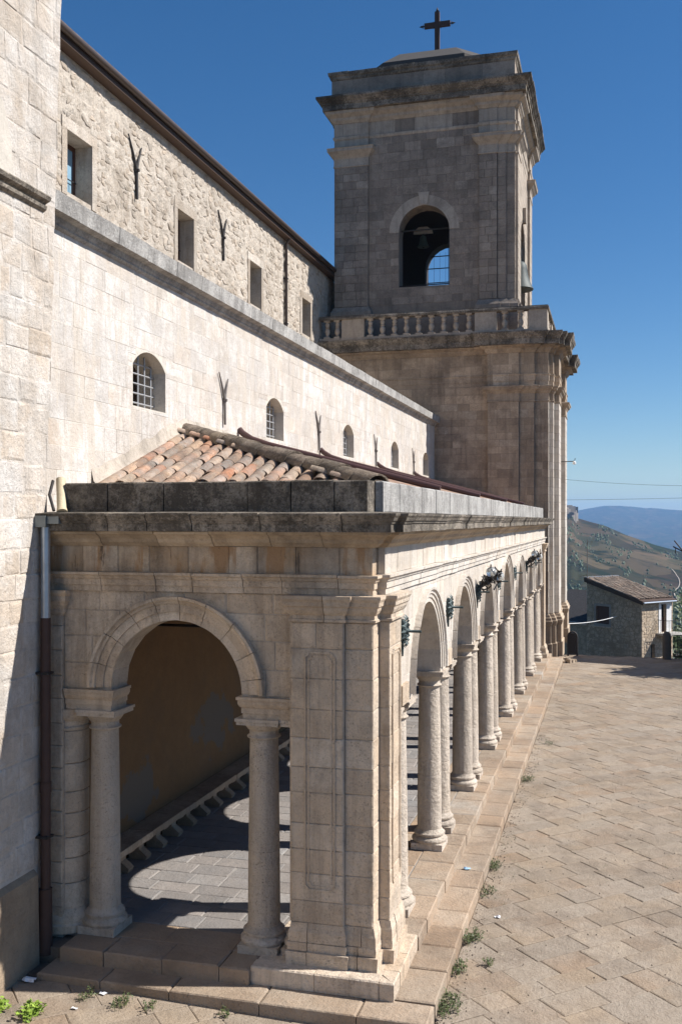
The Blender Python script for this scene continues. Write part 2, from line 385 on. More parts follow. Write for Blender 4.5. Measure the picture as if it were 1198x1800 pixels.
def offset_path(path, o, closed=False):
    """plan polyline moved to its right-hand (outer) side by o, mitred"""
    n = len(path); out = []
    for i, p in enumerate(path):
        def nrm(a, c):
            dx, dy = c[0] - a[0], c[1] - a[1]; l = math.hypot(dx, dy); return (dy / l, -dx / l)
        ns = []
        if i > 0: ns.append(nrm(path[i - 1], p))
        if i < n - 1: ns.append(nrm(p, path[i + 1]))
        if len(ns) == 1 : out.append((p[0] + ns[0][0] * o, p[1] + ns[0][1] * o))
        else:
            bx, by = ns[0][0] + ns[1][0], ns[0][1] + ns[1][1]; d = (bx * ns[0][0] + by * ns[0][1]) or 1
            out.append((p[0] + bx * o / d, p[1] + by * o / d))
    return out
def mold(path, prof, back=-.05, g=None):
    """a moulding (offset, z) run along a plan path, closed at the back and ends"""
    g = g or G()
    prof = [(back, prof[0][1])] + list(prof) + [(back, prof[-1][1])]
    k = len(prof); lines = [offset_path(path, o) for o, z in prof]; v = []
    for i in range(len(path)):
        for j, (o, z) in enumerate(prof): v.append((lines[j][i][0], lines[j][i][1], z))
    f = []
    for i in range(len(path) - 1):
        for j in range(k):
            j2 = (j + 1) % k; f.append((i * k + j, (i + 1) * k + j, (i + 1) * k + j2, i * k + j2))
    f += [tuple(range(k)), tuple(range((len(path) - 1) * k, len(path) * k))[::-1]]
    return g.add(v, f)
def cutpath(path, s0, s1):
    out = []; s = 0
    for a, c in zip(path[:-1], path[1:]):
        l = math.hypot(c[0] - a[0], c[1] - a[1]); e = s + l
        P = lambda q: (a[0] + (c[0] - a[0]) * (q - s) / l, a[1] + (c[1] - a[1]) * (q - s) / l)
        if e > s0 and s < s1:
            if not out: out.append(P(max(s0, s)))
            out.append(P(min(s1, e)))
        s = e
    return out
def plen(path): return sum(math.hypot(c[0] - a[0], c[1] - a[1]) for a, c in zip(path[:-1], path[1:]))
def mold_blocks(path, prof, ln, name, m, parent, gap=.008, jz=.004, jo=.005, back=-.05, limit=300, start=0):
    """the same moulding cut into its separate stones"""
    L = plen(path); s = start; ps = []
    corners = []; q = 0
    for a, c in zip(path[:-1], path[1:]):
        q += math.hypot(c[0] - a[0], c[1] - a[1]); corners.append(q)
    while s < L - .01:
        l = random.uniform(*ln); e = s + l
        if L - e < ln[0] * .6: e = L
        for cq in corners[:-1]:
            if abs(e - cq) < .14: e = cq + .2
        e = min(e, L)
        dz, do = jit(jz), jit(jo)
        g = mold(cutpath(path, s + gap / 2, e - gap / 2), [(o + do, z + dz) for o, z in prof], back)
        ps.append((g.v, g.f)); s = e
    emit(ps, name, m, parent, limit)
def arch_ring(fr, cu, cz, prof, back, a0, a1, n, g=None):
    """part of an arch: section (radius, n) swept from angle a0 to a1"""
    g = g or G(); sec = [(prof[0][0], back)] + list(prof) + [(prof[-1][0], back)]; k = len(sec); v = []; f = []
    for i in range(n + 1):
        a = a0 + (a1 - a0) * i / n
        for r, d in sec: v.append(fr(cu + r * math.cos(a), cz + r * math.sin(a), d))
    for i in range(n):
        for j in range(k):
            j2 = (j + 1) % k; f.append((i * k + j, (i + 1) * k + j, (i + 1) * k + j2, i * k + j2))
    f += [tuple(range(k)), tuple(range(n * k, (n + 1) * k))[::-1]]
    return g.add(v, f)
def arc_pts(o, n=12):
    """top outline of an opening dict, from right spring to left"""
    w2 = (o['u1'] - o['u0']) / 2; cu = (o['u0'] + o['u1']) / 2; h = o['zc'] - o['zs']
    if h < .01: return [(o['u1'], o['zs']), (o['u0'], o['zs'])]
    r = (w2 * w2 + h * h) / (2 * h); cz = o['zc'] - r; a = math.asin(min(1, w2 / r))
    if h >= w2 - .001: a = math.pi / 2
    return [(cu + r * math.sin(a - 2 * a * i / n), cz + r * math.cos(a - 2 * a * i / n)) for i in range(n + 1)]
def wall_open(fr, u0, u1, z0, z1, ops, th, g=None):
    """a solid wall with real openings (reveals included)"""
    g = g or G(); u = u0
    for o in sorted(ops, key=lambda q: q['u0']):
        if o['u0'] > u: g.fprism(fr, [(u, z0), (o['u0'], z0), (o['u0'], z1), (u, z1)], -th, 0)
        if o['z0'] > z0: g.fprism(fr, [(o['u0'], z0), (o['u1'], z0), (o['u1'], o['z0']), (o['u0'], o['z0'])], -th, 0)
        pts = arc_pts(o)
        for a, c in zip(pts[:-1], pts[1:]):
            g.fprism(fr, [(c[0], c[1]), (a[0], a[1]), (a[0], z1), (c[0], z1)], -th, 0)
        u = o['u1']
    if u < u1: g.fprism(fr, [(u, z0), (u1, z0), (u1, z1), (u, z1)], -th, 0)
    return g

# ------------------------------------------------------------------ terrain, haze
def lerp(x, pts):
    if x <= pts[0][0]: return pts[0][1]
    for (a, p), (c, q) in zip(pts[:-1], pts[1:]):
        if x <= c: t = (x - a) / (c - a); return p + (q - p) * t
    return pts[-1][1]
CREST = [(-40, 90), (-8, 50), (-3.2, 26), (-2.6, 22), (-2.2, 19), (-2.02, 9), (-1.2, 3), (-.5, -2), (.7, -16), (2.2, -29), (3.6, -38), (10, -55), (40, -60)]
FARM = [(-60, 200), (-20, 120), (-4, 60), (-2.6, 75), (-2.1, 112), (-1.2, 140), (-.5, 160), (.3, 160), (1, 152), (1.7, 138), (2.0, 142), (2.8, 128), (3.6, 118), (6, 150), (12, 90), (40, 160), (70, 120)]
def terr(th, d):
    wv = noise.noise(Vector((th * .5, math.log(d) * 4, 0)))
    if d < 500: z = lerp(d, [(0, -3), (43, -4), (60, -6.5), (120, -30), (350, -60), (500, -66)])
    elif d < 1500:
        s = (d - 500) / 1000; c = lerp(th, CREST); z = -66 + (c + 66) * (s ** 1.15) + wv * 9 * s * (1 - s) * 4
    elif d < 2600: z = lerp(th, CREST) + (-170 - lerp(th, CREST)) * ((d - 1500) / 1100) ** .8
    elif d < 5500: z = -170 + 12 * wv
    else:
        s = min(1, (d - 5500) / 3500); z = -170 + (lerp(th, FARM) + 170) * (s ** 1.3) + wv * 30 * s * (1 - s)
        if d > 9000: z -= (d - 9000) * .15
    x, y = d * math.sin(R(th)), d * math.cos(R(th))
    z += noise.fractal(Vector((x * .006, y * .006, 3)), 1, 2, 5) * min(3.5, d * .003) if d < 2600 else noise.fractal(Vector((x * .0006, y * .0006, 3)), 1, 2, 5) * 12
    return x, y, z
ths = [-180 + 10 * i for i in range(0, 15)] + [-36 + 2 * i for i in range(0, 14)] + [-8.5 + .18 * i for i in range(0, 106)] + [12 + 3 * i for i in range(0, 16)] + [60 + 10 * i for i in range(0, 13)]
ds = [3] + [43 * (1500 / 43) ** (i / 70) for i in range(71)] + [1500 * (11500 / 1500) ** (i / 45) for i in range(1, 46)]
g = G(); nv = len(ths)
g.v = [terr(th, d) for d in ds for th in ths]
g.f = [(j * nv + i, j * nv + i + 1, (j + 1) * nv + i + 1, (j + 1) * nv + i) for j in range(len(ds) - 1) for i in range(nv - 1)]
m, t, b = mat('hillside_fields'); N, L = t.nodes, t.links
gp = N.new('ShaderNodeNewGeometry')
vm = N.new('ShaderNodeVectorMath'); vm.operation = 'MULTIPLY'; vm.inputs[1].default_value = (.011, .0042, .0); L.new(gp.outputs['Position'], vm.inputs[0])
nw = N.new('ShaderNodeTexNoise'); nw.inputs['Scale'].default_value = 1.5; L.new(vm.outputs[0], nw.inputs['Vector'])
va = N.new('ShaderNodeVectorMath'); va.operation = 'ADD'; L.new(vm.outputs[0], va.inputs[0]); L.new(nw.outputs['Color'], va.inputs[1])
vo = N.new('ShaderNodeTexVoronoi'); vo.inputs['Scale'].default_value = 2.2; L.new(va.outputs[0], vo.inputs['Vector'])
cr = N.new('ShaderNodeValToRGB'); e = cr.color_ramp.elements
for i, (p, c) in enumerate([(0, (.06, .062, .035)), (.2, (.13, .10, .06)), (.4, (.045, .068, .032)), (.55, (.09, .065, .045)), (.7, (.20, .15, .09)), (.85, (.06, .08, .035)), (1, (.15, .11, .07))]):
    if i >= 2: e.new(p)
    e[min(i, len(e) - 1)].position = p
for el, (p, c) in zip(sorted(e, key=lambda q: q.position), [(0, (.06, .062, .035)), (.2, (.13, .10, .06)), (.4, (.045, .068, .032)), (.55, (.09, .065, .045)), (.7, (.20, .15, .09)), (.85, (.06, .08, .035)), (1, (.15, .11, .07))]):
    el.color = (*c, 1)
sp = N.new('ShaderNodeSeparateColor'); L.new(vo.outputs['Color'], sp.inputs[0]); L.new(sp.outputs[0], cr.inputs[0])
n1 = N.new('ShaderNodeTexNoise'); n1.inputs['Scale'].default_value = .02; n1.inputs['Detail'].default_value = 10; n1.inputs['Roughness'].default_value = .7; L.new(gp.outputs['Position'], n1.inputs['Vector'])
mr = N.new('ShaderNodeMapRange'); mr.inputs[1].default_value = .5; mr.inputs[2].default_value = .62; L.new(n1.outputs[0], mr.inputs[0])
mx = N.new('ShaderNodeMix'); mx.data_type = 'RGBA'; L.new(mr.outputs[0], mx.inputs[0]); L.new(cr.outputs[0], mx.inputs[6]); mx.inputs[7].default_value = (.035, .045, .025, 1)
dk = N.new('ShaderNodeMix'); dk.data_type = 'RGBA'; dk.blend_type = 'MULTIPLY'; dk.inputs[0].default_value = 1; dk.inputs[7].default_value = (.62, .60, .62, 1); L.new(mx.outputs[2], dk.inputs[6]); L.new(dk.outputs[2], b.inputs['Base Color']); b.inputs['Roughness'].default_value = 1; b.inputs['Specular IOR Level'].default_value = 0
M['terrain'] = m
o = obj('hills', g, m, kind='structure', smooth=60)
# haze
m = bpy.data.materials.new('haze_air'); m.use_nodes = True; t = m.node_tree; t.nodes.clear()
ot = t.nodes.new('ShaderNodeOutputMaterial'); pv = t.nodes.new('ShaderNodeVolumePrincipled')
pv.inputs['Color'].default_value = (.32, .60, 1, 1); pv.inputs['Density'].default_value = .00010; pv.inputs['Anisotropy'].default_value = .0
t.links.new(pv.outputs[0], ot.inputs['Volume'])
obj('haze', G().box(-12500, 12500, -12500, 12500, -900, 205), m, kind='stuff')
# scrub on the hill
g = G()
for _ in range(2600):
    th = random.uniform(-4, 6); d = random.uniform(520, 1480)
    if noise.noise(Vector((th * 1.1, d * .008, 7))) < .05: continue
    x, y, z = terr(th, d); r = random.uniform(.6, 2.0)
    n0 = len(g.v)
    for k in range(2):
        for i in range(6):
            a = i * math.pi / 3 + k * .5; q = r * random.uniform(.6, 1.1) * (1, .7)[k]
            g.v.append((x + q * math.cos(a), y + q * math.sin(a), z - .5 + k * r * random.uniform(.8, 1.2)))
    g.v.append((x, y, z + r * 1.5))
    for i in range(6):
        g.f.append((n0 + i, n0 + (i + 1) % 6, n0 + 6 + (i + 1) % 6, n0 + 6 + i)); g.f.append((n0 + 6 + i, n0 + 6 + (i + 1) % 6, n0 + 12))
obj('hillside_scrub', g, M['tree'], kind='stuff')
# winding pale track
g = G(); pts = []
for i in range(40):
    s = i / 39; th = 3.0 + .9 * s + .28 * math.sin(s * 9); d = 1120 - 480 * s; pts.append((th, d))
for (th, d) in pts:
    wd = .12
    for q in (-wd, wd):
        x, y, z = terr(th + q * 700 / d * .28, d); g.v.append((x, y, z + .9))
g.f = [(2 * i, 2 * i + 1, 2 * i + 3, 2 * i + 2) for i in range(len(pts) - 1)]
obj('dirt_track', g, plain('pale_track', (.36, .31, .25), 1), kind='structure')
# limestone crag on the crest
g = G(); rr = random.Random(3)
for i in range(26):
    th = rr.uniform(-3.3, -2.02); x, y, z = terr(th, rr.uniform(1380, 1500)); q = rr.uniform(4, 9)
    poly = [(x + q * math.cos(k * 1.05 + rr.random()), y + q * math.sin(k * 1.05 + rr.random())) for k in range(6)]
    g.prism(poly, z - 6, z + rr.uniform(3, 8))
tag(obj('rock_crag', g, plain('crag_rock', (.26, .22, .18), 1, bump=.5, bs=1)), 'pale rocky crag on the crest of the near hill beside the tower', 'crag')

# ------------------------------------------------------------------ piazza
def gz(x, y):
    s = max(0, min(1, (-2.2 - x) / 4.2)); q = max(0, min(1, (12 - y) / 1.5)); return .10 * s * q
g = G(); xs_ = [-16, -9, -7, -6, -5, -4, -3, -2.4, -1.8, 0, 3, 8, 30]; ys_ = [-12, 4, 8, 9, 10, 10.5, 11, 12, 20, 30, 41.9]
for y in ys_:
    for x in xs_: g.v.append((x, y, gz(x, y) - .018))
n = len(xs_)
g.f = [(j * n + i, j * n + i + 1, (j + 1) * n + i + 1, (j + 1) * n + i) for j in range(len(ys_) - 1) for i in range(n - 1)]
g.box(-16, 30, -12, 41.88, -4.5, -.06)
piazza = obj('piazza', g, M['paving_bed'], kind='structure')
ps = []
ca, sa = math.cos(R(43)), math.sin(R(43))
def pav(u, v, n_):
    x = u * ca - v * sa; y = u * sa + v * ca; return (x, y, gz(x, y) + n_)
v = -8
while v < 44:
    rw = random.uniform(.36, .47); u = -12 + random.random()
    while u < 48:
        l = random.uniform(.38, .85); gp_ = .007
        cx, cy, _ = pav(u + l / 2, v + rw / 2, 0)
        q = .006
        poly = [(u + gp_ / 2 + jit(q), v + gp_ / 2 + jit(q)), (u + l - gp_ / 2 + jit(q), v + gp_ / 2 + jit(q)), (u + l - gp_ / 2 + jit(q), v + rw - gp_ / 2 + jit(q)), (u + gp_ / 2 + jit(q), v + rw - gp_ / 2 + jit(q))]
        if -2.3 < cx < 7 and 8.4 < cy < 41.7 and not (cx < -1.9 and cy < 10.36):
            poly = clip(poly, -1.895 * ca, 1.895 * sa, ca, -sa)          # up to the foot of the long step
        elif -7.4 < cx <= -1.6 and 8.2 < cy < 10.9:
            poly = clip(poly, 10.365 * sa, 10.365 * ca, -sa, -ca)        # up to the foot of the end step
        else: poly = []
        if len(poly) > 2 and area(poly) > .006: ps.append(slab(pav, poly, -.05, jit(.004), .007, .8))
        u += l
    v += rw
emit(ps, 'paving_stone', M['paving'], piazza, 300, 'far_paving_stones')

# ------------------------------------------------------------------ steps and portico floor
steps = thing('stone_steps', (-2, 10.4, 0), 'two worn tan stone steps running round the foot of the arcade', 'steps')
obj('pier_bed', G().box(-4.0, -2.42, 10.84, 12.1, .19, .381), M['portico'], steps)
obj('step_core', G().box(-7, -1.95, 10.43, 39.7, -.1, .10).box(-7.1, -2.37, 10.78, 39.3, .08, .30), M['paving_bed'], steps)
def step_run(fr, u0, u1, v0, v1, top, ln, name='step_slab', drop=.19, m='step'):
    u = u0; ps = []
    while u < u1 - .05:
        l = random.uniform(*ln); e = u + l
        if u1 - e < ln[0] * .6: e = u1
        p = [(u + .004 + jit(.003), v0 + jit(.008)), (e - .004 + jit(.003), v0 + jit(.008)), (e - .004, v1), (u + .004, v1)]
        ps.append(slab(fr, p, -drop, jit(.006), .014, .5)); u = e
    return ps
frx = lambda z: (lambda u, v, n_: (-v, u, z + n_))     # u along y, v outward negative x
ps = step_run(lambda u, v, n_: (v, u, .18 + n_), 10.85, 39.7, -1.90, -2.36, 0, (.55, 1.15))
ps += step_run(lambda u, v, n_: (u, v, .18 + n_), -6.55, -1.895, 10.36, 10.80, 0, (.55, 1.15))
ps += step_run(lambda u, v, n_: (v, u, .36 + n_), 12.12, 39.3, -2.32, -2.86, 0, (.5, 1.0))
ps += step_run(lambda u, v, n_: (u, v, .36 + n_), -6.45, -4.02, 10.70, 11.16, 0, (.55, .8))
emit(ps, 'step_slab', M['step'], steps, 300)
ps = ashlar(FG(.36), -3.32, -2.862, 11.2, 39.1, .7, (.4, .6), -.1, -.003, .008, .006)
ps += ashlar(FG(.36), -6.6, -3.3, 11.165, 11.62, .46, (.5, .9), -.1, -.004, .008, .006)
emit(ps, 'border_slab', M['step'], steps, 300)
floor = obj('portico_floor', G().box(-7.15, -2.4, 11.15, 39.2, -.1, .348), M['floor_bed'], kind='structure')
ps = ashlar(FG(.36), -7.12, -3.325, 11.625, 39.1, .36, (.42, .72), -.1, -.002, .010, .008)
emit(ps, 'floor_slab', M['floor'], floor, 300, 'far_floor_slabs')

# ------------------------------------------------------------------ portico
portico = thing('arcaded_portico', (-4.7, 25, .36), 'limestone arcade of paired columns with tiled lean-to roof along the church side', 'portico')
ZA, ZF, ZB, ZC, ZT = 4.64, 4.87, 5.19, 5.37, 5.585
ZS = 3.15                                                            # top of the abacus
# column prototype at origin, foot z=0
H = ZS - .36
def col_profile(h0, h1, r0, r1, joints=()):
    out = []; n = 14
    zs = [h0 + (h1 - h0) * i / n for i in range(n + 1)]
    for z in zs:
        s = (z - h0) / (h1 - h0); out.append((r0 + (r1 - r0) * (s ** 1.6), z))
    for j in joints:
        s = (j - h0) / (h1 - h0); r = r0 + (r1 - r0) * (s ** 1.6)
        out += [(r, j - .006), (r - .006, j), (r, j + .006)]
    return sorted(out, key=lambda q: q[1])
def col_meshes(r0, r1, jj):
    sh = G().lathe(col_profile(.30, H - .26, r0, r1, jj), n=28)
    ba = G().lathe([(r0 + .065, .095), (r0 + .085, .12), (r0 + .085, .15), (r0 + .06, .175), (r0 + .04, .185), (r0 + .035, .20), (r0 + .055, .215), (r0 + .055, .24), (r0 + .03, .255), (r0 + .02, .27), (r0 + .012, .285), (r0, .302)], n=28)
    pl = G().box(-r0 - .055, r0 + .055, -r0 - .055, r0 + .055, 0, .10)
    ca_ = G().lathe([(r1, H - .262), (r1 + .03, H - .25), (r1 + .035, H - .235), (r1 + .015, H - .22), (r1 + .005, H - .21), (r1 + .008, H - .16), (r1 + .025, H - .15), (r1 + .05, H - .115), (r1 + .07, H - .085), (r1 + .075, H - .075)], n=28)
    a = r1 + .09; b2 = r1 + .105
    ab = G().box(-a, a, -a, a, H - .076, H - .035).box(-b2, b2, -b2, b2, H - .034, H)
    return sh, ba, pl, ca_, ab
def column(x, y, r0=.19, r1=.162, jj=(1.15,)):
    sh, ba, pl, ca_, ab = col_meshes(r0, r1, jj)
    mv = lambda gg: ([(p[0] + x, p[1] + y, p[2] + .36) for p in gg.v], gg.f)
    c = obj('column', mv(sh), M['column'], portico, smooth=40)
    obj('column_base', mv(ba), M['column'], c, smooth=50); obj('plinth', mv(pl), M['column'], c)
    obj('capital', mv(ca_), M['column'], c, smooth=50); obj('abacus', mv(ab), M['column'], c)
    return c
PAIRS = [16.0, 19.55, 23.1, 26.93, 30.5, 34.05]
c0 = column(-2.81, 12.9)
base_loc = c0.location.copy()
ys = [12.02, 37.13, 38.0] + [p + q for p in PAIRS for q in (-.45, .45)]
for i, y in enumerate(ys):
    c = copy_tree(c0, base_loc + Vector((0, y - 12.9, 0)))
    s = random.uniform(.97, 1.03); c.scale = (s, s, 1); c.rotation_euler.z = math.pi / 2 * random.randint(0, 3) + jit(.02)
column(-4.06, 11.33, .195, .17, (1.2,)); column(-6.18, 11.33, .192, .168, (1.2,))
column(-3.53, 11.36, .19, .165, ())
# half column of stacked drums at the left end, and its pilaster
ps = []
z = .62
while z < 2.78:
    h = random.uniform(.24, .36); e = min(2.86, z + h)
    if 2.86 - e < .12: e = 2.86
    gg = G().lathe([(.255, z + .004), (.268, z + .014), (.268, e - .012), (.258, e - .002)], (-6.72, 11.36, 0), 22, -math.pi * 1.05, .3)
    ps.append((gg.v, gg.f)); z = e
emit(ps, 'column_drum', M['portico'], portico, smooth=40)
obj('half_column_base', G().lathe([(.37, .36), (.37, .45), (.34, .47), (.35, .52), (.33, .56), (.29, .6), (.265, .63)], (-6.72, 11.36, 0), 22, -math.pi * 1.05, .3), M['portico'], portico, smooth=50)
obj('half_column_capital', G().lathe([(.26, 2.86), (.285, 2.87), (.285, 2.9), (.262, 2.92), (.262, 2.98), (.30, 3.02), (.31, 3.06), (.31, 3.14)], (-6.72, 11.36, 0), 22, -math.pi * 1.05, .3), M['portico'], portico, smooth=40)
obj('pilaster_core', G().box(-7.1, -6.62, 11.06, 11.5, .3, 4.64), M['portico_mortar'], portico)
emit(ashlar(FE(11.06), -6.98, -6.615, .40, 4.33, .30, (.5, .6), -.03, .02, .006, .008), 'pilaster_block', M['portico'], portico)
obj('pilaster_capital', mold([(-6.95, 11.05), (-6.615, 11.05), (-6.615, 11.3)], [(.02, 4.33), (.03, 4.36), (.03, 4.40), (.05, 4.44), (.08, 4.50), (.08, 4.56), (.10, 4.60), (.10, 4.635)]), M['portico'], portico)

# end wall
AE = dict(u0=-5.965, u1=-4.255, z0=3.41, zs=3.44, zc=4.295)
fe = FE(11.10)
obj('end_wall_core', wall_open(fe, -6.95, -3.55, 3.41, 5.36, [AE], .40), M['portico_mortar'], portico)
emit(ashlar(fe, -6.62, -3.62, 3.41, ZA, .31, (.42, .70), -.03, .010, .006, .009, circles=[(-5.11, 3.44, 1.06)], rects=[(-5.97, -4.25, 3.40, 3.46)]), 'wall_block', M['portico'], portico)
VP = [(.855, .015), (.955, .015), (.96, .035), (1.055, .04), (1.062, .062), (1.09, .07), (1.11, .10), (1.145, .105)]
a = 0; ps = []
vs_ = [.16, .26, .33, .33, .30, .28, .30, .33, .33, .26]; tot = sum(vs_)
for q in vs_:
    da = math.pi * q / tot; gg = arch_ring(fe, -5.11, 3.44, [(r, n_ + jit(.003)) for r, n_ in VP], -.40, a + .004, a + da - .004, 5); ps.append((gg.v, gg.f)); a += da
emit(ps, 'voussoir', M['portico'], portico, smooth=30)
# imposts at the springing of the end arch
IP = [(.0, 3.15), (.0, 3.21), (.015, 3.215), (.015, 3.28), (.03, 3.29), (.05, 3.33), (.05, 3.37), (.065, 3.375), (.065, 3.41)]
obj('impost', mold([(-6.60, 11.10), (-5.975, 11.10), (-5.975, 11.5)], IP, -.3), M['portico'], portico)
obj('impost', mold([(-4.245, 11.5), (-4.245, 11.10), (-3.62, 11.10)], IP, -.3), M['portico'], portico)

# corner pier
pier = obj('corner_pier', G().prism([(-3.60, 11.45), (-3.60, 10.98), (-2.97, 10.98), (-2.97, 11.02), (-2.64, 11.02), (-2.64, 11.30), (-2.51, 11.30), (-2.51, 11.93), (-2.58, 11.93), (-2.58, 12.12), (-3.05, 12.12), (-3.05, 11.45)], .36, ZA), M['portico_mortar'], portico)
cs = [.86]
while cs[-1] < 4.25: cs.append(cs[-1] + random.uniform(.24, .36))
cs[-1] = 4.33
ps = ashlar(FE(10.98), -3.605, -2.975, 0, 0, 1, (.63, .64), -.02, .012, .006, .007, courses=cs)
ps += ashlar(FE(11.02), -2.9735, -2.632, 0, 0, 1, (.4, .5), -.02, .012, .006, .007, courses=cs)
ps += ashlar(FL(-2.64), 11.012, 11.30, 0, 0, 1, (.5, .6), -.02, .008, .006, .006, courses=cs)
ps += ashlar(FE(11.30), -2.63, -2.502, 0, 0, 1, (.5, .6), -.02, .010, .006, .006, courses=cs)
ps += ashlar(FL(-2.51), 11.292, 11.935, 0, 0, 1, (.64, .65), -.02, .008, .006, .006, courses=cs)
ps += ashlar(FL(-2.58), 11.945, 12.12, 0, 0, 1, (.5, .6), -.02, .008, .006, .006, courses=cs)
ps += [slab(FL(-3.6), [(10.985, a_ + .003), (11.1, a_ + .003), (11.1, b_ - .003), (10.985, b_ - .003)], -.02, .0, .004) for a_, b_ in zip(cs[:-1], cs[1:])]
emit(ps, 'pier_block', M['portico'], pier, 300)
PP = [(-3.60, 11.40), (-3.60, 10.97), (-2.97, 10.97), (-2.97, 11.01), (-2.63, 11.01), (-2.63, 11.29), (-2.50, 11.29), (-2.50, 11.94), (-2.57, 11.94), (-2.57, 12.15)]
def pathshift(p, dx=0): return p
mold_blocks(PP, [(.05, .38), (.055, .45), (.06, .54)], (.3, .6), 'pier_footing', M['portico'], pier)
mold_blocks(PP, [(.035, .545), (.038, .60), (.035, .64)], (.3, .6), 'pier_footing', M['portico'], pier)
mold_blocks(PP, [(.03, .645), (.03, .72), (.028, .76), (.015, .80), (.004, .86)], (.35, .7), 'pier_base', M['portico'], pier)
BP = [(-4.02, 10.78), (-2.37, 10.78), (-2.37, 12.12)]
mold_blocks(BP, [(.03, .18), (.035, .22), (.035, .37), (.02, .385)], (.4, .8), 'pier_footing', M['portico'], pier, back=-.16)
CP = [(.012, 4.33), (.03, 4.335), (.03, 4.36), (.015, 4.37), (.015, 4.41), (.035, 4.43), (.055, 4.47), (.06, 4.50), (.08, 4.52), (.085, 4.565), (.105, 4.60), (.105, 4.635)]
mold_blocks(PP, CP, (.6, .9), 'pier_capital', M['portico'], pier)
# panels framed on both faces of the pier
def panel(fr, u0, u1, z0, z1, name='panel_moulding'):
    g = G(); w_ = .022
    for k, (ins, d) in enumerate(((0, .024), (.04, .018))):
        a0, a1, b0, b1 = u0 + ins, u1 - ins, z0 + ins, z1 - ins; c = .05
        pts = [(a0, b0 + c), (a0 + c, b0), (a1 - c, b0), (a1, b0 + c), (a1, b1 - c), (a1 - c, b1), (a0 + c, b1), (a0, b1 - c)]
        for p, q in zip(pts, pts[1:] + pts[:1]):
            d_ = Vector((q[0] - p[0], q[1] - p[1])).normalized(); nx, nz_ = -d_.y * w_ / 2, d_.x * w_ / 2
            g.fprism(fr, [(p[0] + nx, p[1] + nz_), (q[0] + nx, q[1] + nz_), (q[0] - nx, q[1] - nz_), (p[0] - nx, p[1] - nz_)], .0, d)
    obj(name, g, M['portico'], pier)
panel(FE(10.98), -3.43, -3.08, 1.25, 3.98); panel(FL(-2.51), 11.40, 11.83, 1.25, 3.98)
# far pier (mirrored)
FPX = [(-2.57, 37.85), (-2.50, 37.95), (-2.50, 38.75), (-2.63, 38.75), (-2.63, 39.05), (-3.1, 39.05)]
fpier = obj('far_pier', G().prism([(-3.05, 37.95), (-2.52, 37.95), (-2.52, 38.74), (-2.65, 38.74), (-2.65, 39.03), (-3.05, 39.03)], .36, ZA), M['portico'], portico)
PF = [(-3.0, 37.93), (-2.51, 37.93), (-2.51, 38.75), (-2.64, 38.75), (-2.64, 39.04), (-3.0, 39.04)]
obj('pier_capital', mold(PF, CP), M['portico'], fpier)
obj('pier_base', mold(PF, [(.10, .36), (.10, .5), (.07, .55), (.05, .62), (.05, .72), (.0, .82)]), M['portico'], fpier)

# long wall: seven bays
BAYS = [(12.9, 15.55)] + [(a_ + .45, b_ - .45) for a_, b_ in zip(PAIRS[:-1], PAIRS[1:])] + [(34.5, 37.13)]
fl = FL(-2.60); ops = []; cir = []
for a_, b_ in BAYS:
    r = (b_ - a_) / 2 - .21; cu = (a_ + b_) / 2; ops.append(dict(u0=cu - r, u1=cu + r, z0=ZS, zs=ZS + .06, zc=ZS + .06 + r, r=r, cu=cu)); cir.append((cu, ZS + .06, r + .1))
obj('long_wall_core', wall_open(fl, 12.0, 38.0, ZS, 5.36, ops, .45), M['portico_pale'], portico)
emit(ashlar(fl, 12.1, 37.95, ZS, ZA, .37, (.5, .8), -.03, .006, .004, .004, circles=cir, rects=[(o_['u0'], o_['u1'], ZS - .01, ZS + .08) for o_ in ops]), 'spandrel_block', M['portico_pale'], portico, 300)
ps = []
for o_ in ops:
    a = 0; r = o_['r']; nq = 9
    prof = [(r, .012), (r + .06, .012), (r + .065, .03), (r + .12, .033), (r + .125, .05), (r + .16, .055), (r + .18, .085), (r + .215, .09)]
    for q in range(nq):
        da = math.pi / nq; gg = arch_ring(fl, o_['cu'], o_['zs'], [(rr_, n_ + jit(.002)) for rr_, n_ in prof], -.45, a + .003, a + da - .003, 4); ps.append((gg.v, gg.f)); a += da
emit(ps, 'voussoir', M['portico_pale'], portico, smooth=30)
# little brackets where two archivolts meet over each pair of columns
for p in [12.45] + PAIRS:
    obj('springer_block', G().fprism(fl, [(p - .2, 3.17), (p + .2, 3.17), (p + .2, 3.42), (p - .2, 3.42)], 0, .05), M['portico'], portico)

# entablature
EP = [(-6.85, 11.06), (-2.65, 11.06), (-2.65, 11.30), (-2.56, 11.30), (-2.56, 39.05), (-3.1, 39.05)]
obj('entablature_core', mold(offset_path(EP, -.02), [(0, ZA), (0, 5.4)], -.35), M['portico_mortar'], portico)
mold_blocks(EP, [(.0, ZA), (.0, ZA + .07), (.018, ZA + .075), (.018, ZA + .15), (.035, ZA + .155), (.045, ZA + .185), (.07, ZA + .20), (.07, ZF)], (.42, .78), 'architrave_block', M['portico'], portico) if False else None
ARC = [(.0, ZA), (.0, ZA + .07), (.018, ZA + .075), (.018, ZA + .15), (.035, ZA + .155), (.045, ZA + .185), (.07, ZA + .20), (.07, ZF)]
mold_blocks(EP[:3], ARC, (.42, .78), 'architrave_block', M['portico'], portico)
mold_blocks(EP[2:], ARC, (.5, .9), 'architrave_block', M['portico_pale'], portico)
mold_blocks(EP[2:], [(-.01, ZF + .003), (-.006, ZB)], (.34, .56), 'frieze_block', M['portico_pale'], portico, jo=.004)
mold_blocks(EP[:3], [(-.01, ZF + .003), (-.006, ZB)], (.34, .56), 'frieze_block', M['frieze'], portico, jo=.004)
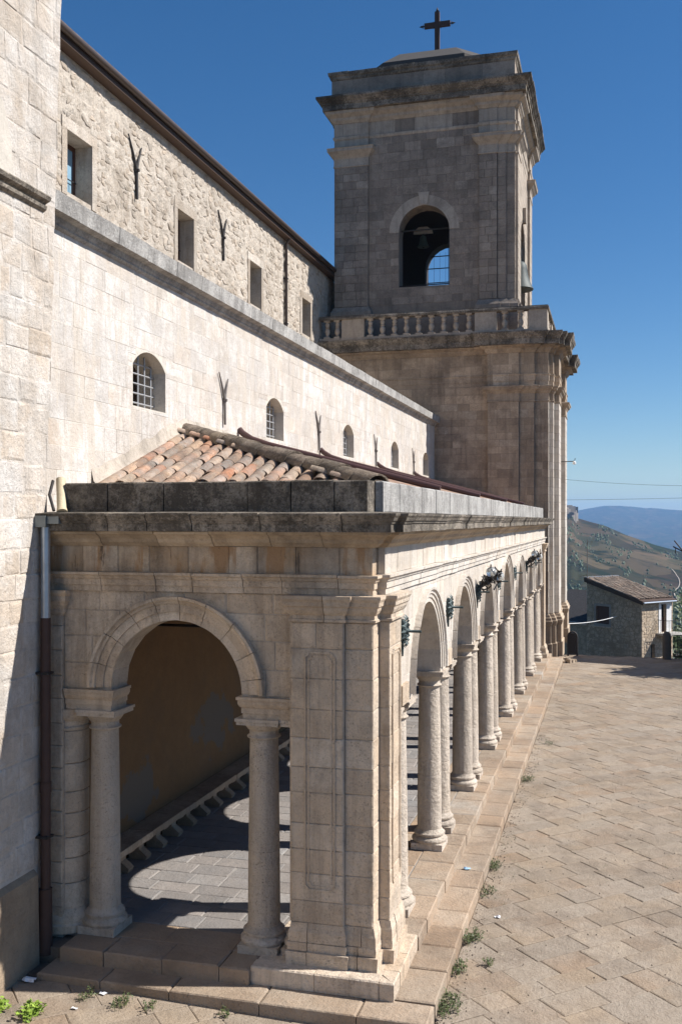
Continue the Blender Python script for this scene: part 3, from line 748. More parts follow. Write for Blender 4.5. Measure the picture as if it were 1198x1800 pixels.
mold_blocks(EP, [(.02, ZB + .002), (.05, ZB + .03), (.08, ZB + .05), (.10, ZB + .09), (.15, ZB + .13), (.20, ZB + .15), (.21, ZC)], (.6, 1.1), 'bed_moulding', M['bedmould'], portico)
mold_blocks(EP, [(.265, ZC + .002), (.265, ZC + .095), (.28, ZC + .10), (.285, ZC + .125), (.30, ZC + .13), (.315, ZC + .165), (.335, ZC + .19), (.34, ZT), (.0, ZT + .02)], (.5, 1.0), 'cornice_block', M['cornice'], portico, gap=.012, jz=.006, jo=.012)
# parapet
PAP = [(-6.62, 11.10), (-2.72, 11.10), (-2.72, 11.48), (-2.62, 11.48), (-2.62, 39.0), (-2.9, 39.0)]
PPR = [(.0, ZT), (.0, 5.955), (-.015, 5.97)]
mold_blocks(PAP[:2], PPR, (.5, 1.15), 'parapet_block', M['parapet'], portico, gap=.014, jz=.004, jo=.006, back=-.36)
mold_blocks([(-2.72, 11.46), (-2.62, 11.46), (-2.62, 39.0), (-2.9, 39.0)], PPR, (.6, 1.3), 'parapet_block', M['weathered'], portico, gap=.014, jz=.004, jo=.006, back=-.28)  # sunlit run in a paler stone than the end, light partly in the colour
# interior: ceiling, tie beam
obj('ceiling', G().box(-7.14, -3.06, 11.5, 39.0, 4.7, 4.78), M['ceiling'], portico)
obj('roof_deck', G().box(-7.14, -2.9, 11.36, 39.0, 5.37, 5.56), M['portico_mortar'], portico)
for i, y in enumerate((13.3, 16.0, 19.55, 23.1, 26.93, 30.5, 34.05)):
    obj('tie_rod', G().tube([(-7.14, y, 3.98), (-3.0, y, 3.98)], .022, 8), M['iron'], portico, smooth=60)
obj('end_wall', G().box(-7.14, -3.06, 38.98, 39.2, .36, 5.36), M['ochre'], portico)

# roof
SE, SL = .335, .262; APX = (-7.15, 15.9, 6.98)
zr_end = lambda y: APX[2] - SE * (APX[1] - y)
zr_long = lambda x: APX[2] - SL * (x - APX[0])
# hip where both planes meet: SE*(15.9-y) = SL*(x+7.15)
hipy = lambda x: APX[1] - SL / SE * (x - APX[0])
g = G(); d = .05
g.add([(-7.15, 12.7, zr_end(12.7) - d), (-3.05, 12.7, zr_long(-3.05) - d), (-7.15, 15.9, APX[2] - d)], [(0, 1, 2)])
g.add([(-7.15, 15.9, APX[2] - d), (-3.0, hipy(-3.0), zr_long(-3.0) - d), (-3.0, 39.0, zr_long(-3.0) - d), (-7.15, 39.0, APX[2] - d)], [(0, 1, 2, 3)])
g.add([(-7.15, 39.0, APX[2] - d), (-7.15, 40.6, APX[2] - d), (-3.0, 40.6, zr_long(-3.0) - d), (-3.0, 39.0, zr_long(-3) - d)], [(0, 1, 2, 3)])
g.add([(-7.15, 12.7, zr_end(12.7) - d), (-3.05, 12.7, zr_long(-3.05) - d), (-3.05, 12.7, 5.5), (-7.15, 12.7, 5.5)], [(0, 1, 2, 3)])
g.add([(-3.0, 12.7, zr_long(-3.0) - d), (-3.0, 40.6, zr_long(-3.0) - d), (-3.0, 40.6, 5.5), (-3.0, 12.7, 5.5)], [(0, 1, 2, 3)])
roof = obj('roof', g, M['ridge'], portico)
def coppo(L_=.46, r0=.105, r1=.082, th=.014, n=9):
    g = G()
    rows = ((0, r0), (L_, r1))
    for (y, r) in rows:
        for k in range(n + 1):
            a = math.pi * (k / n); g.v.append((r * math.cos(a), y, .75 * r * math.sin(a)))
        for k in range(n + 1):
            a = math.pi * (k / n); g.v.append(((r - th) * math.cos(a), y, .75 * (r - th) * math.sin(a)))
    q = n + 1
    for k in range(n):
        g.f += [(k, k + 1, 2 * q + k + 1, 2 * q + k), (q + k, 3 * q + k, 3 * q + k + 1, q + k + 1), (k, q + k, q + k + 1, k + 1), (2 * q + k, 2 * q + k + 1, 3 * q + k + 1, 3 * q + k)]
    return g
def mesh(name, g, m, smooth=None):
    me = bpy.data.meshes.new(name); me.from_pydata(g.v, [], g.f); me.materials.append(m)
    if smooth: me.shade_smooth(); me.set_sharp_from_angle(angle=R(smooth))
    return me
tile_me = mesh('roof_tile', coppo(), M['tile'], 50)
chan = coppo(.46, .10, .085); chan.v = [(x, y, .06 - z) for x, y, z in chan.v]
chan_me = mesh('channel_tile', chan, M['tile'], 50)
ae, al = math.atan(SE), math.atan(SL)
spots = []
x = -7.02
while x < -3.15:
    hy = hipy(x); y = hy - .12
    k = 0
    y0 = 12.72
    nrow = int((hy - y0) / .33) + 1
    for k in range(nrow):
        yy = hy - .42 - k * .33 + jit(.015)
        if yy > 12.6: spots.append(('end', x + jit(.012), yy))
    x += .245
y = 16.0
while y < 40.5:
    xa = -7.12
    yy = y
    k = 0
    while True:
        xx = -6.72 + k * .35
        if xx > -2.95: break
        if hipy(xx) < yy - .05: spots.append(('long', xx + jit(.015), yy + jit(.012)))
        k += 1
    y += .245
y = 12.9
while y < 16.0:
    for k in range(12):
        xx = -6.72 + k * .35
        if xx < -2.95 and hipy(xx) < y - .02: spots.append(('long', xx + jit(.015), y))
    y += .245
def near(s): return (Vector((s[1], s[2], 6.5)) - EYE).length
end_sp = [s for s in spots if s[0] == 'end']; long_sp = sorted([s for s in spots if s[0] == 'long'], key=near)
cnt = 0
for s in end_sp:
    zz = zr_end(s[2])
    inst('roof_tile', tile_me, roof, (s[1], s[2], zz + .035 + jit(.006)), (ae + .035, jit(.06), jit(.05)), (1 + jit(.05), 1, 1 + jit(.08))); cnt += 1
for s in end_sp:
    if s[1] > -3.4: continue
    inst('channel_tile', chan_me, roof, (s[1] + .122, s[2], zr_end(s[2]) - .035), (ae, 0, jit(.03)))
    cnt += 1
far = G()
from mathutils import Matrix
for s in long_sp:
    zz = zr_long(s[1])
    loc = (s[1], s[2], zz + .03 + jit(.006)); rot = (al + .03, jit(.05), R(90) + jit(.05))
    if cnt < 300:
        inst('roof_tile', tile_me, roof, loc, rot); cnt += 1
    else:
        from mathutils import Euler
        mt = Matrix.Translation(loc) @ Euler(rot).to_matrix().to_4x4()
        far.add([mt @ Vector(p) for p in tile_src.v] if False else [mt @ Vector(p) for p in COP.v], COP.f) if 'COP' in globals() else None
        if 'COP' not in globals():
            COP = coppo(n=5); far.add([mt @ Vector(p) for p in COP.v], COP.f)
obj('far_roof_tiles', far, M['tile'], roof, kind='stuff', smooth=50)
# hip of larger lichen-covered tiles bedded in mortar
hip_me = mesh('hip_tile', coppo(.5, .20, .17, .025, 10), M['ridge'], 50)
p0 = Vector((-7.2, 15.95, APX[2] + .02)); p1 = Vector((-2.95, hipy(-2.95), zr_long(-2.95) + .04)); dv = p0 - p1; n = int(dv.length / .38)
yaw = math.atan2(-dv.x, dv.y); pit = math.atan2(dv.z, math.hypot(dv.x, dv.y))
for i in range(n):
    p = p1 + dv * (i / n)
    inst('hip_tile', hip_me, roof, (p.x + jit(.015), p.y + jit(.015), p.z + .03 + jit(.008)), (pit + .04, jit(.06), yaw + jit(.05)), (1 + jit(.06), 1.05, 1.1 + jit(.1)))
g = G().tube([p1 + Vector((0, 0, -.02)), p0 + Vector((0, 0, -.02))], .13, 10)
obj('hip_mortar', g, M['ridge'], roof, smooth=60)
# mortar flashing where the roof meets the aisle wall
g = G(); pts = [(12.7 + .2 * i, zr_end(12.7 + .2 * i)) for i in range(16)] + [(15.9, APX[2] - .05), (17, APX[2] - .08), (18, APX[2] - .08), (39, APX[2] - .08)]
for (y, z) in pts: g.v += [(-7.155, y, z + .34 + jit(.04)), (-7.10 + jit(.012), y, z + .15), (-6.98 + jit(.03), y, z + .03)]
for i in range(len(pts) - 1):
    for k in range(2): g.f.append((i * 3 + k, i * 3 + k + 1, (i + 1) * 3 + k + 1, (i + 1) * 3 + k))
obj('mortar_flashing', g, M['portico_mortar'], roof, smooth=60)

# ------------------------------------------------------------------ bench
bench = thing('stone_bench', (-6.95, 25, .36), 'long low stone bench on scrolled legs along the ochre arcade wall', 'bench')
ps = step_run(lambda u, v, n_: (v, u, .79 + n_), 11.8, 38.9, -6.74, -7.14, 0, (1.5, 2.2), drop=.09)
emit(ps, 'seat_slab', M['tower'], bench)
leg = G(); pr = [(-7.10, .36), (-6.82, .36), (-6.80, .42), (-6.86, .47), (-6.93, .52), (-6.93, .57), (-6.86, .62), (-6.79, .65), (-6.77, .70), (-7.10, .70)]
leg.fprism(lambda u, v, n_: (u, 12.0 + n_, v), pr, 0, .16)
l0 = obj('bench_leg', leg, M['step'], bench)
for i in range(1, 47): c = l0.copy(); col.objects.link(c); c.location = l0.location + Vector((0, i * .58, 0))

# ------------------------------------------------------------------ aisle wall
AX = -7.15
aisle = thing('aisle_wall', (AX, 26, 0), 'pale ashlar aisle wall with five barred arched windows above the arcade roof', 'church wall')
WIN = [dict(u0=y - .58, u1=y + .58, z0=7.28, zs=7.93, zc=8.18) for y in (14.55, 20.66, 26.92, 33.03, 39.0 - .25)]
fa = FL(AX)
obj('wall_core', wall_open(fa, 9.5, 40.72, 4.9, 9.46, WIN, .72), M['mortar_pale'], aisle)
obj('lower_wall', G().box(AX - .55, AX, 9.5, 40.72, 0, 4.9), M['ochre'], aisle)
circ = []
rects = [(o_['u0'] - .02, o_['u1'] + .02, o_['z0'] - .02, o_['zs'] + .01) for o_ in WIN] + [(o_['u0'] + .10, o_['u1'] - .10, o_['zs'], o_['zc'] + .015) for o_ in WIN] + [(o_['u0'] - .02, o_['u0'] + .1, o_['zs'], o_['zs'] + .14) for o_ in WIN] + [(o_['u1'] - .1, o_['u1'] + .02, o_['zs'], o_['zs'] + .14) for o_ in WIN]
emit(ashlar(fa, 10.9, 40.7, 5.55, 9.44, .33, (.34, .78), -.03, .003, .004, .003, rects=rects, jn=.0025), 'ashlar_block', M['ashlar'], aisle, 300)
CA = [(AX, 11.0), (AX, 40.7)]
mold_blocks(CA, [(.02, 9.37), (.06, 9.40), (.06, 9.43), (.08, 9.45), (.10, 9.50), (.22, 9.52), (.24, 9.76), (.0, 9.83)], (.7, 1.3), 'cornice_stone', M['weathered'], aisle, gap=.008, back=-.5)
obj('aisle_roof', G().box(-11.95, AX - .3, 10.9, 41, 9.3, 9.5), M['portico_mortar'], aisle)
# windows: jamb band, glass, grille
for wv in WIN:
    cy = (wv['u0'] + wv['u1']) / 2
    f_ = obj('window_frame', wall_open(FL(AX - .50), wv['u0'] - .0, wv['u1'], wv['z0'], wv['zc'], [dict(u0=wv['u0'] + .07, u1=cy - .03, z0=wv['z0'] + .07, zs=wv['zs'] - .02, zc=wv['zs'] - .02), dict(u0=cy + .03, u1=wv['u1'] - .07, z0=wv['z0'] + .07, zs=wv['zs'] - .02, zc=wv['zs'] - .02)], .05), M['wood'], aisle)
    obj('window_pane', G().box(AX - .66, AX - .54, wv['u0'], wv['u1'], wv['z0'], wv['zc']), M['glass'], f_)
    gr = G()
    for k in range(5):
        y = wv['u0'] + .12 + k * (wv['u1'] - wv['u0'] - .24) / 4; gr.tube([(AX - .21, y, wv['z0']), (AX - .21, y, wv['zs'] + (.22 if k in (1, 2, 3) else .10))], .016, 6)
    for k in range(5):
        z = wv['z0'] + .1 + k * .155; gr.tube([(AX - .21, wv['u0'], z), (AX - .21, wv['u1'], z)], .016, 6)
    obj('window_grille', gr, M['bar'], aisle)
# iron wall anchors
ag = G(); ag.tube([(0, 0, 0), (0, 0, .5)], [.026, .03], 8); ag.tube([(0, 0, .48), (.0, -.10, .7), (0, -.27, 1.0)], [.028, .024, .012], 8); ag.tube([(0, 0, .48), (0, .08, .7), (0, .2, .93)], [.028, .024, .012], 8); ag.tube([(-.02, 0, .45), (-.02, 0, .51)], .042, 8)
ag.tube([(-.12, 0, .48), (.05, 0, .48)], .03, 8)
an_me = mesh('wall_anchor', ag, M['iron_grey'], 50)
def anchor(y, x, z, s, label, m=None, grp='forked iron anchors on the aisle wall'):
    me = an_me
    o = inst('wall_anchor', me, None, (x, y, z), (0, jit(.03), 0), (s, s, s)); o.data = me if m is None else m
    tag(o, label, 'wall anchor', grp)
    return o
wn = ['first and second', 'second and third', 'third and fourth', 'fourth and last']
for y, z, nm in zip((17.64, 23.92, 30.1, 36.15), (7.32, 7.26, 7.2, 7.2), wn):
    anchor(y, AX + .045, z, .96, 'grey forked iron anchor on aisle wall between its %s arched windows' % nm)

# ------------------------------------------------------------------ nave
NX = -12.0
nave = thing('nave_wall', (NX, 30, 9), 'high rubble stone nave wall with small square windows under a brown gutter', 'church wall')
NW = [dict(u0=y - .56, u1=y + .56, z0=z_, zs=14.4, zc=14.4) for y, z_ in ((20.75, 13.0), (26.7, 12.95), (32.55, 12.95), (38.45, 13.0))]
fn = FL(NX)
obj('wall_core', wall_open(fn, 8, 49.5, 9.0, 16.1, NW, .7), M['rubble_mortar'], nave)
ps = []; du, dvv = .23, .15
nu, nvv = int((45 - 18.5) / du), int((16.1 - 12.0) / dvv)
P = {(i, j): (18.5 + i * du + (du * .5 if j % 2 else 0) + jit(du * .42), 12.0 + j * dvv + jit(dvv * .42)) for i in range(nu + 1) for j in range(nvv + 2)}
for i in range(nu):
    for j in range(nvv):
        q = [P[i, j], P[i + 1, j], P[i + 1, j + 1], P[i, j + 1]]
        cu, cv = sum(p[0] for p in q) / 4, sum(p[1] for p in q) / 4
        if any(o_['u0'] - .28 < cu < o_['u1'] + .28 and o_['z0'] - .2 < cv < o_['zs'] + .26 for o_ in NW) or cv > 16.05 or random.random() < .45: continue
        k = random.uniform(.78, 1.0); q = [(cu + (p[0] - cu) * k, cv + (p[1] - cv) * k) for p in q]
        # knock the corners off
        qq = []
        for a_ in range(4):
            p, n_ = q[a_], q[(a_ + 1) % 4]; t1, t2 = random.uniform(.1, .3), random.uniform(.7, .9)
            qq += [(p[0] + (n_[0] - p[0]) * t1, p[1] + (n_[1] - p[1]) * t1), (p[0] + (n_[0] - p[0]) * t2, p[1] + (n_[1] - p[1]) * t2)]
        ps.append(slab(fn, qq, -.02, random.choice((.016, .021, .026, .032)), .010, 2.5))
emit(ps, 'rubble_stone', M['rubble'], nave, 300)
g = G(); st = .065; ni, nj = int(24 / st), int(4.0 / st)
for j in range(nj + 1):
    for i in range(ni + 1):
        u, v = 18.4 + i * st, 12.05 + j * st
        q = noise.fractal(Vector((u * 4.2, v * 5.5, 1)), .7, 2.2, 4); c_ = noise.cell(Vector((u * 3.1 + q * .4, v * 4.3, 5)))
        g.v.append((NX + .012 + .022 * q + .012 * c_, u + jit(.012), min(v, 16.09)))
for j in range(nj):
    for i in range(ni):
        u, v = 18.4 + (i + .5) * st, 12.05 + (j + .5) * st
        if any(o_['u0'] - .2 < u < o_['u1'] + .2 and o_['z0'] - .12 < v < o_['zs'] + .26 for o_ in NW): continue
        a_ = j * (ni + 1) + i; g.f.append((a_, a_ + 1, a_ + ni + 2, a_ + ni + 1))
obj('rough_render', g, M['rubble_mortar'], nave)
for o_ in NW:
    s = G(); w_ = .22
    s.fprism(fn, [(o_['u0'] - w_, o_['z0'] - .1), (o_['u0'] - .003, o_['z0'] - .1), (o_['u0'] - .003, 14.4), (o_['u0'] - w_, 14.4)], -.65, .035)
    s.fprism(fn, [(o_['u1'] + .003, o_['z0'] - .1), (o_['u1'] + w_, o_['z0'] - .1), (o_['u1'] + w_, 14.4), (o_['u1'] + .003, 14.4)], -.65, .035)
    s.fprism(fn, [(o_['u0'] - w_, 14.405), (o_['u1'] + w_, 14.405), (o_['u1'] + w_, 14.66), (o_['u0'] - w_, 14.66)], -.65, .037)
    sr = obj('window_surround', s, M['rubble'], nave)
    cy = (o_['u0'] + o_['u1']) / 2
    fr_ = obj('window_frame', wall_open(FL(NX - .42), o_['u0'], o_['u1'], o_['z0'], 14.4, [dict(u0=o_['u0'] + .07, u1=cy - .03, z0=o_['z0'] + .07, zs=14.3, zc=14.3), dict(u0=cy + .03, u1=o_['u1'] - .07, z0=o_['z0'] + .07, zs=14.3, zc=14.3)], .06), M['shutter'], nave)
    obj('window_pane', G().box(NX - .6, NX - .46, o_['u0'], o_['u1'], o_['z0'], 14.4), M['blue_pane'] if o_ is NW[0] else M['glass'], fr_)
    gg = G()
    for k in range(4): gg.tube([(NX - .40, o_['u0'] + .2 + k * .24, o_['z0']), (NX - .40, o_['u0'] + .2 + k * .24, o_['z0'] + .55)], .012, 6)
    for zz in (.1, .55): gg.tube([(NX - .40, o_['u0'], o_['z0'] + zz), (NX - .40, o_['u1'], o_['z0'] + zz)], .014, 6)
    obj('window_rail', gg, M['iron'], fr_)
# eaves: boards, gutter, tile edge, roof
obj('eave_board', G().box(NX - .3, NX + .30, 8, 42.6, 16.1, 16.17), M['wood'], nave)
obj('eave_fascia', G().box(NX + .26, NX + .30, 8, 42.6, 16.172, 16.30), M['gutter'], nave)
gt = G().tube([(NX + .38, 8, 16.30), (NX + .38, 42.6, 16.32)], .085, 12)
obj('gutter', gt, M['gutter'], nave, smooth=60)
obj('nave_roof', G().add([(NX + .42, 8, 16.40), (NX + .42, 42.6, 16.40), (NX - 5, 42.6, 18.0), (NX - 5, 8, 18.0), (NX + .42, 8, 16.32), (NX + .42, 42.6, 16.32), (NX - 5, 42.6, 17.9), (NX - 5, 8, 17.9)], [(0, 1, 2, 3), (7, 6, 5, 4), (0, 4, 5, 1), (1, 5, 6, 2), (3, 2, 6, 7), (0, 3, 7, 4)]), M['ridge'], nave)
na_me = an_me.copy(); na_me.materials.clear(); na_me.materials.append(M['iron'])
anchor(23.55, NX + .07, 13.85, 1.55, 'large dark forked iron anchor on rubble nave wall between the first two windows', na_me, 'forked iron anchors on the nave wall')
anchor(29.5, NX + .07, 13.75, 1.5, 'dark forked iron anchor on rubble nave wall between the second and third windows', na_me, 'forked iron anchors on the nave wall')
t_ = thing('drainpipe', (NX + .1, 35.65, 9.6), 'thin brown drainpipe on the rubble nave wall below the gutter', 'drainpipe')
obj('pipe', G().tube([(NX + .1, 35.65, 9.6), (NX + .1, 35.65, 15.9), (NX + .3, 35.65, 16.2)], .06, 10), M['gutter'], t_, smooth=60)
obj('bracket', G().box(NX, NX + .17, 35.57, 35.73, 14.6, 14.64), M['iron'], t_); obj('bracket', G().box(NX, NX + .17, 35.57, 35.73, 12.9, 12.94), M['iron'], t_)

# ------------------------------------------------------------------ buttress
BX = -6.80
butt = thing('buttress', (BX, 9, 0), 'massive pale stone buttress at left with a broken moulding', 'buttress')
ye = lambda z: 11.0 + max(0, z - 6) * .0535
g = G()
zs_ = [0, 6, 14.5]
V = []
for z in zs_: V += [(BX, 4, z), (BX, ye(z) - .01, z), (AX - .6, ye(z) - .01, z), (AX - .6, 4, z)]
g.add(V, [(0, 1, 5, 4), (1, 2, 6, 5), (2, 3, 7, 6), (3, 0, 4, 7), (4, 5, 9, 8), (5, 6, 10, 9), (6, 7, 11, 10), (7, 4, 8, 11), (8, 9, 10, 11)])
obj('buttress_core', g, M['buttress'], butt)
def edgecut(p):
    if len(p) < 3: return p
    z = sum(q[1] for q in p) / len(p); return clip(p, ye(z), z, -1, .0535 if z > 6 else 0)
fb = FL(BX)
emit(ashlar(fb, 8.2, 12.4, 1.3, 14.4, .33, (.2, .62), -.04, .007, .002, .010, jn=.006, cut=edgecut, cj=.014, ragged=2.), 'buttress_block', M['buttress'], butt, 300)
obj('arch_remnant', arch_ring(fb, 8.6, 9.5, [(1.35, .04), (1.62, .04)], -.02, R(0), R(85), 12), M['mortar_pale'], butt)
mold_blocks([(BX, 7.5), (BX, 10.9)], [(.02, 9.30), (.06, 9.33), (.07, 9.37), (.04, 9.385), (.05, 9.40), (.11, 9.43), (.13, 9.47), (.10, 9.50), (.0, 9.53)], (.6, .9), 'moulding_stone', M['cornice'], butt)
obj('plinth', G().add([(BX + .07, 6, 0), (BX + .07, 10.72, 0), (BX - .02, 10.72, 0), (BX - .02, 6, 0), (BX + .06, 6, 1.2), (BX + .06, 10.70, 1.2), (BX - .02, 10.7, 1.28), (BX - .02, 6, 1.28)], [(0, 1, 5, 4), (4, 5, 6, 7), (1, 2, 6, 5), (0, 4, 7, 3)]), M['plinth'], butt)

# corner downpipe with hopper
dp = thing('downpipe', (-6.72, 10.78, .3), 'zinc and rusty brown downpipe with grey hopper at the arcade corner', 'downpipe')
px, py = -6.70, 10.80
obj('zinc_pipe', G().tube([(px, py, 4.30), (px, py, 5.46)], .058, 14), M['zinc'], dp, smooth=60)
obj('rusty_pipe', G().tube([(px, py, .42), (px, py, 2.2), (px, py, 4.31)], .062, 14), M['rustpipe'], dp, smooth=60)
obj('pipe_shoe', G().tube([(px, py, .2), (px, py, .45), (px, py, 1.0)], [.085, .085, .08], 12).tube([(px, py, 2.18), (px, py, 2.30)], .072, 12), M['rustpipe'], dp, smooth=60)
obj('hopper', G().box(px - .09, px + .06, py - .1, py + .07, 5.42, 5.56).box(px + .062, px + .22, py - .07, py + .05, 5.46, 5.55), M['hopper'], dp)
obj('pipe_bracket', G().box(px - .12, px + .07, py - .07, py + .07, 3.62, 3.65).box(px - .12, px + .07, py - .07, py + .07, 1.62, 1.65), M['iron'], dp)
sp_ = thing('spout', (-6.7, 11.1, 5.6), 'short pale broken water spout leaning on wall above the hopper', 'spout')
obj('clay_pipe', G().tube([(-6.72, 11.18, 6.02), (-6.60, 11.0, 5.66), (-6.57, 10.96, 5.60)], [.06, .058, .07], 12), M['wood_pale'], sp_, smooth=60)
obj('iron_strap', G().tube([(-6.78, 11.1, 6.0), (-6.77, 11.0, 5.82), (-6.67, 10.94, 5.62)], .02, 8), M['iron'], sp_, smooth=60)

# brown pipes lying on the arcade roof
for i, (y, lab) in enumerate(((18.35, 'longest brown pipe on the arcade tiles, beside the lichened hip'), (24.0, 'brown pipe on arcade tiles starting below the second wall anchor'), (30.2, 'brown pipe on arcade tiles starting below the third wall anchor'), (36.1, 'brown pipe on arcade tiles starting below the fourth wall anchor'))):
    pt = [(AX + .02, y + .1, 7.30), (AX + .10, y + .08, 7.22), (AX + .3, y + .03, 7.10)] + [(x, y - .02 * k, zr_long(x) + .17) for k, x in enumerate((-6.5, -5.5, -4.5, -3.6, -3.1))]
    tag(obj('roof_pipe', G().tube(pt, .062, 10), M['roofpipe'], smooth=60), lab, 'pipe', 'brown pipes on the arcade roof')

# ------------------------------------------------------------------ bell tower
tower = thing('bell_tower', (-7.4, 45, 0), 'tall square limestone bell tower with balustrade, arched belfry and heavy cornices', 'bell tower')
TP = [(-12.4, 40.7), (-4.93, 40.7), (-4.93, 40.45), (-3.68, 40.45), (-3.68, 40.56), (-3.08, 40.56), (-3.08, 40.7), (-2.53, 40.7), (-2.53, 41.0), (-2.36, 41.0), (-2.36, 41.5), (-2.16, 41.5), (-2.16, 43.0), (-2.42, 43.0), (-2.42, 46.9), (-2.16, 46.9), (-2.16, 48.4), (-2.36, 48.4), (-2.36, 49.0), (-2.53, 49.0), (-2.53, 49.5), (-12.4, 49.5)]
obj('tower_core', G().prism(TP, -.2, 12.26), M['tower_mortar'], tower)
cs = [1.75]
while cs[-1] < 10.0: cs.append(cs[-1] + random.uniform(.27, .40))
cs[-1] = 10.28
cs_up = [c_ for c_ in cs if c_ > 5.2]
ps = ashlar(FE(40.7), -10.6, -4.94, 0, 0, 1, (.4, .85), -.03, .010, .006, .006, courses=[c_ for c_ in cs if c_ > 5.4] + [10.62, 10.95])
ps += ashlar(FE(40.45), -4.925, -3.685, 0, 0, 1, (.4, .8), -.03, .010, .006, .006, courses=cs_up)
ps += ashlar(FE(40.56), -3.675, -3.085, 0, 0, 1, (.3, .6), -.03, .010, .006, .006, courses=cs)
ps += ashlar(FE(40.7), -3.075, -2.525, 0, 0, 1, (.3, .55), -.03, .010, .006, .006, courses=cs)
emit(ps, 'tower_block', M['tower'], tower, 300)
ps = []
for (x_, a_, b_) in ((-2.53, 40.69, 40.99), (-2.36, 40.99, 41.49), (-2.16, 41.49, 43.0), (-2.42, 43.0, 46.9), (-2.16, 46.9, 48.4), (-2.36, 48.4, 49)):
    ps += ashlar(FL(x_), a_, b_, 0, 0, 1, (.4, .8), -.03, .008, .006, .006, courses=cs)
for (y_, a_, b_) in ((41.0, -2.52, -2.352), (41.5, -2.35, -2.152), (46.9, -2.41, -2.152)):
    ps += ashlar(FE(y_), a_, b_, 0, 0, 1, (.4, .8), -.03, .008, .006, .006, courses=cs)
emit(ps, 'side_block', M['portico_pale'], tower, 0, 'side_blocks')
def frieze_row(path, z0, z1, nm, m, ln=(.5, .9), o=.004): mold_blocks(path, [(o, z0), (o, z1)], ln, nm, m, tower, jo=.004)
frieze_row(TP[:17], 11.42, 11.78, 'frieze_block', M['tower']); frieze_row(TP[:17], 11.785, 12.24, 'frieze_block', M['tower'])
mold_blocks(TP[:17], [(.005, 10.96), (.005, 11.12), (.025, 11.125), (.025, 11.34), (.05, 11.36), (.05, 11.41)], (.6, 1.1), 'architrave_block', M['tower'], tower)
mold_blocks(TP[:17], [(.02, 12.25), (.06, 12.30), (.10, 12.34), (.12, 12.42), (.20, 12.46), (.26, 12.48), (.28, 12.53)], (.7, 1.2), 'bed_moulding', M['tower'], tower)
mold_blocks(TP[:20], [(.46, 12.535), (.46, 12.76), (.49, 12.77), (.50, 12.82), (.54, 12.86), (.58, 12.94), (.60, 12.97), (.60, 13.03), (.0, 13.07)], (.6, 1.1), 'cornice_block', M['cornice'], tower, jz=.012, jo=.02)
CPT = [(.012, 10.28), (.04, 10.29), (.04, 10.33), (.015, 10.35), (.015, 10.62), (.05, 10.66), (.08, 10.72), (.15, 10.78), (.17, 10.84), (.20, 10.86), (.20, 10.92), (.0, 10.955)]
obj('pilaster_capital', mold([(-4.93, 40.75)] + TP[2:13] + [(-2.42, 43.0)], CPT), M['tower'], tower)
obj('pilaster_capital', mold([(-2.42, 46.9), (-2.16, 46.9), (-2.16, 48.4), (-2.36, 48.4)], CPT), M['tower'], tower)
BPT = [(.18, -.1), (.18, .55), (.12, .58), (.12, 1.25), (.14, 1.28), (.18, 1.38), (.19, 1.46), (.15, 1.50), (.13, 1.58), (.08, 1.62), (.05, 1.70), (.0, 1.74)]
mold_blocks([(-3.68, 40.56), (-3.08, 40.56)] + TP[6:], [(o_ * .8, z) for o_, z in BPT], (.9, 1.6), 'pedestal_block', M['tower'], tower, jo=.003)
obj('balcony_floor', G().prism(offset_path(TP[:21], -.05), 12.27, 13.04), M['tower'], tower)
# balustrade
bal_me = mesh('baluster', G().box(-.085, .085, -.085, .085, 0, .07).lathe([(.05, .07), (.075, .09), (.05, .115), (.045, .14), (.075, .24), (.082, .31), (.06, .40), (.045, .44), (.07, .465), (.045, .49), (.06, .55), (.075, .60), (.045, .66), (.05, .68), (.075, .70)], n=12).box(-.085, .085, -.085, .085, .70, .76), M['belfry_trim'], 50)
balu = obj('balustrade', mold([(-11.95, 40.2), (-2.53, 40.2), (-2.53, 49.3)], [(.0, 13.05), (.0, 13.14)], -.28), M['belfry_trim'], tower)
rl = mold([(-11.95, 40.2), (-2.53, 40.2), (-2.53, 49.3)], [(.03, 13.90), (.05, 13.94), (.05, 14.0), (.02, 14.03), (.02, 14.06)], -.33)
obj('rail', rl, M['cornice'], balu)
for (a_, b_) in ((-10.98, -10.02), (-5.42, -4.55), (-3.28, -2.54)):
    p_ = obj('pedestal', G().box(a_, b_, 40.215, 40.46, 13.14, 13.90), M['belfry_trim'], balu)
for (a_, b_) in ((40.47, 41.0), (43.2, 43.9), (46.0, 46.8), (48.6, 49.28)):
    obj('pedestal', G().box(-2.79, -2.545, a_, b_, 13.14, 13.90), M['belfry_trim'], balu)
for (a_, b_, n_) in ((-11.85, -10.98, 2), (-10.02, -5.42, 9), (-4.55, -3.28, 2)):
    for k in range(n_):
        inst('baluster', bal_me, balu, (a_ + (b_ - a_) * (k + .5) / n_ + jit(.015), 40.33, 13.14), (0, 0, 0), (1.45, 1.45, 1))
for (a_, b_) in ((41.0, 43.2), (43.9, 46), (46.8, 48.6)):
    for k in range(5): inst('baluster', bal_me, balu, (-2.66, a_ + (b_ - a_) * (k + .5) / 5, 13.14))
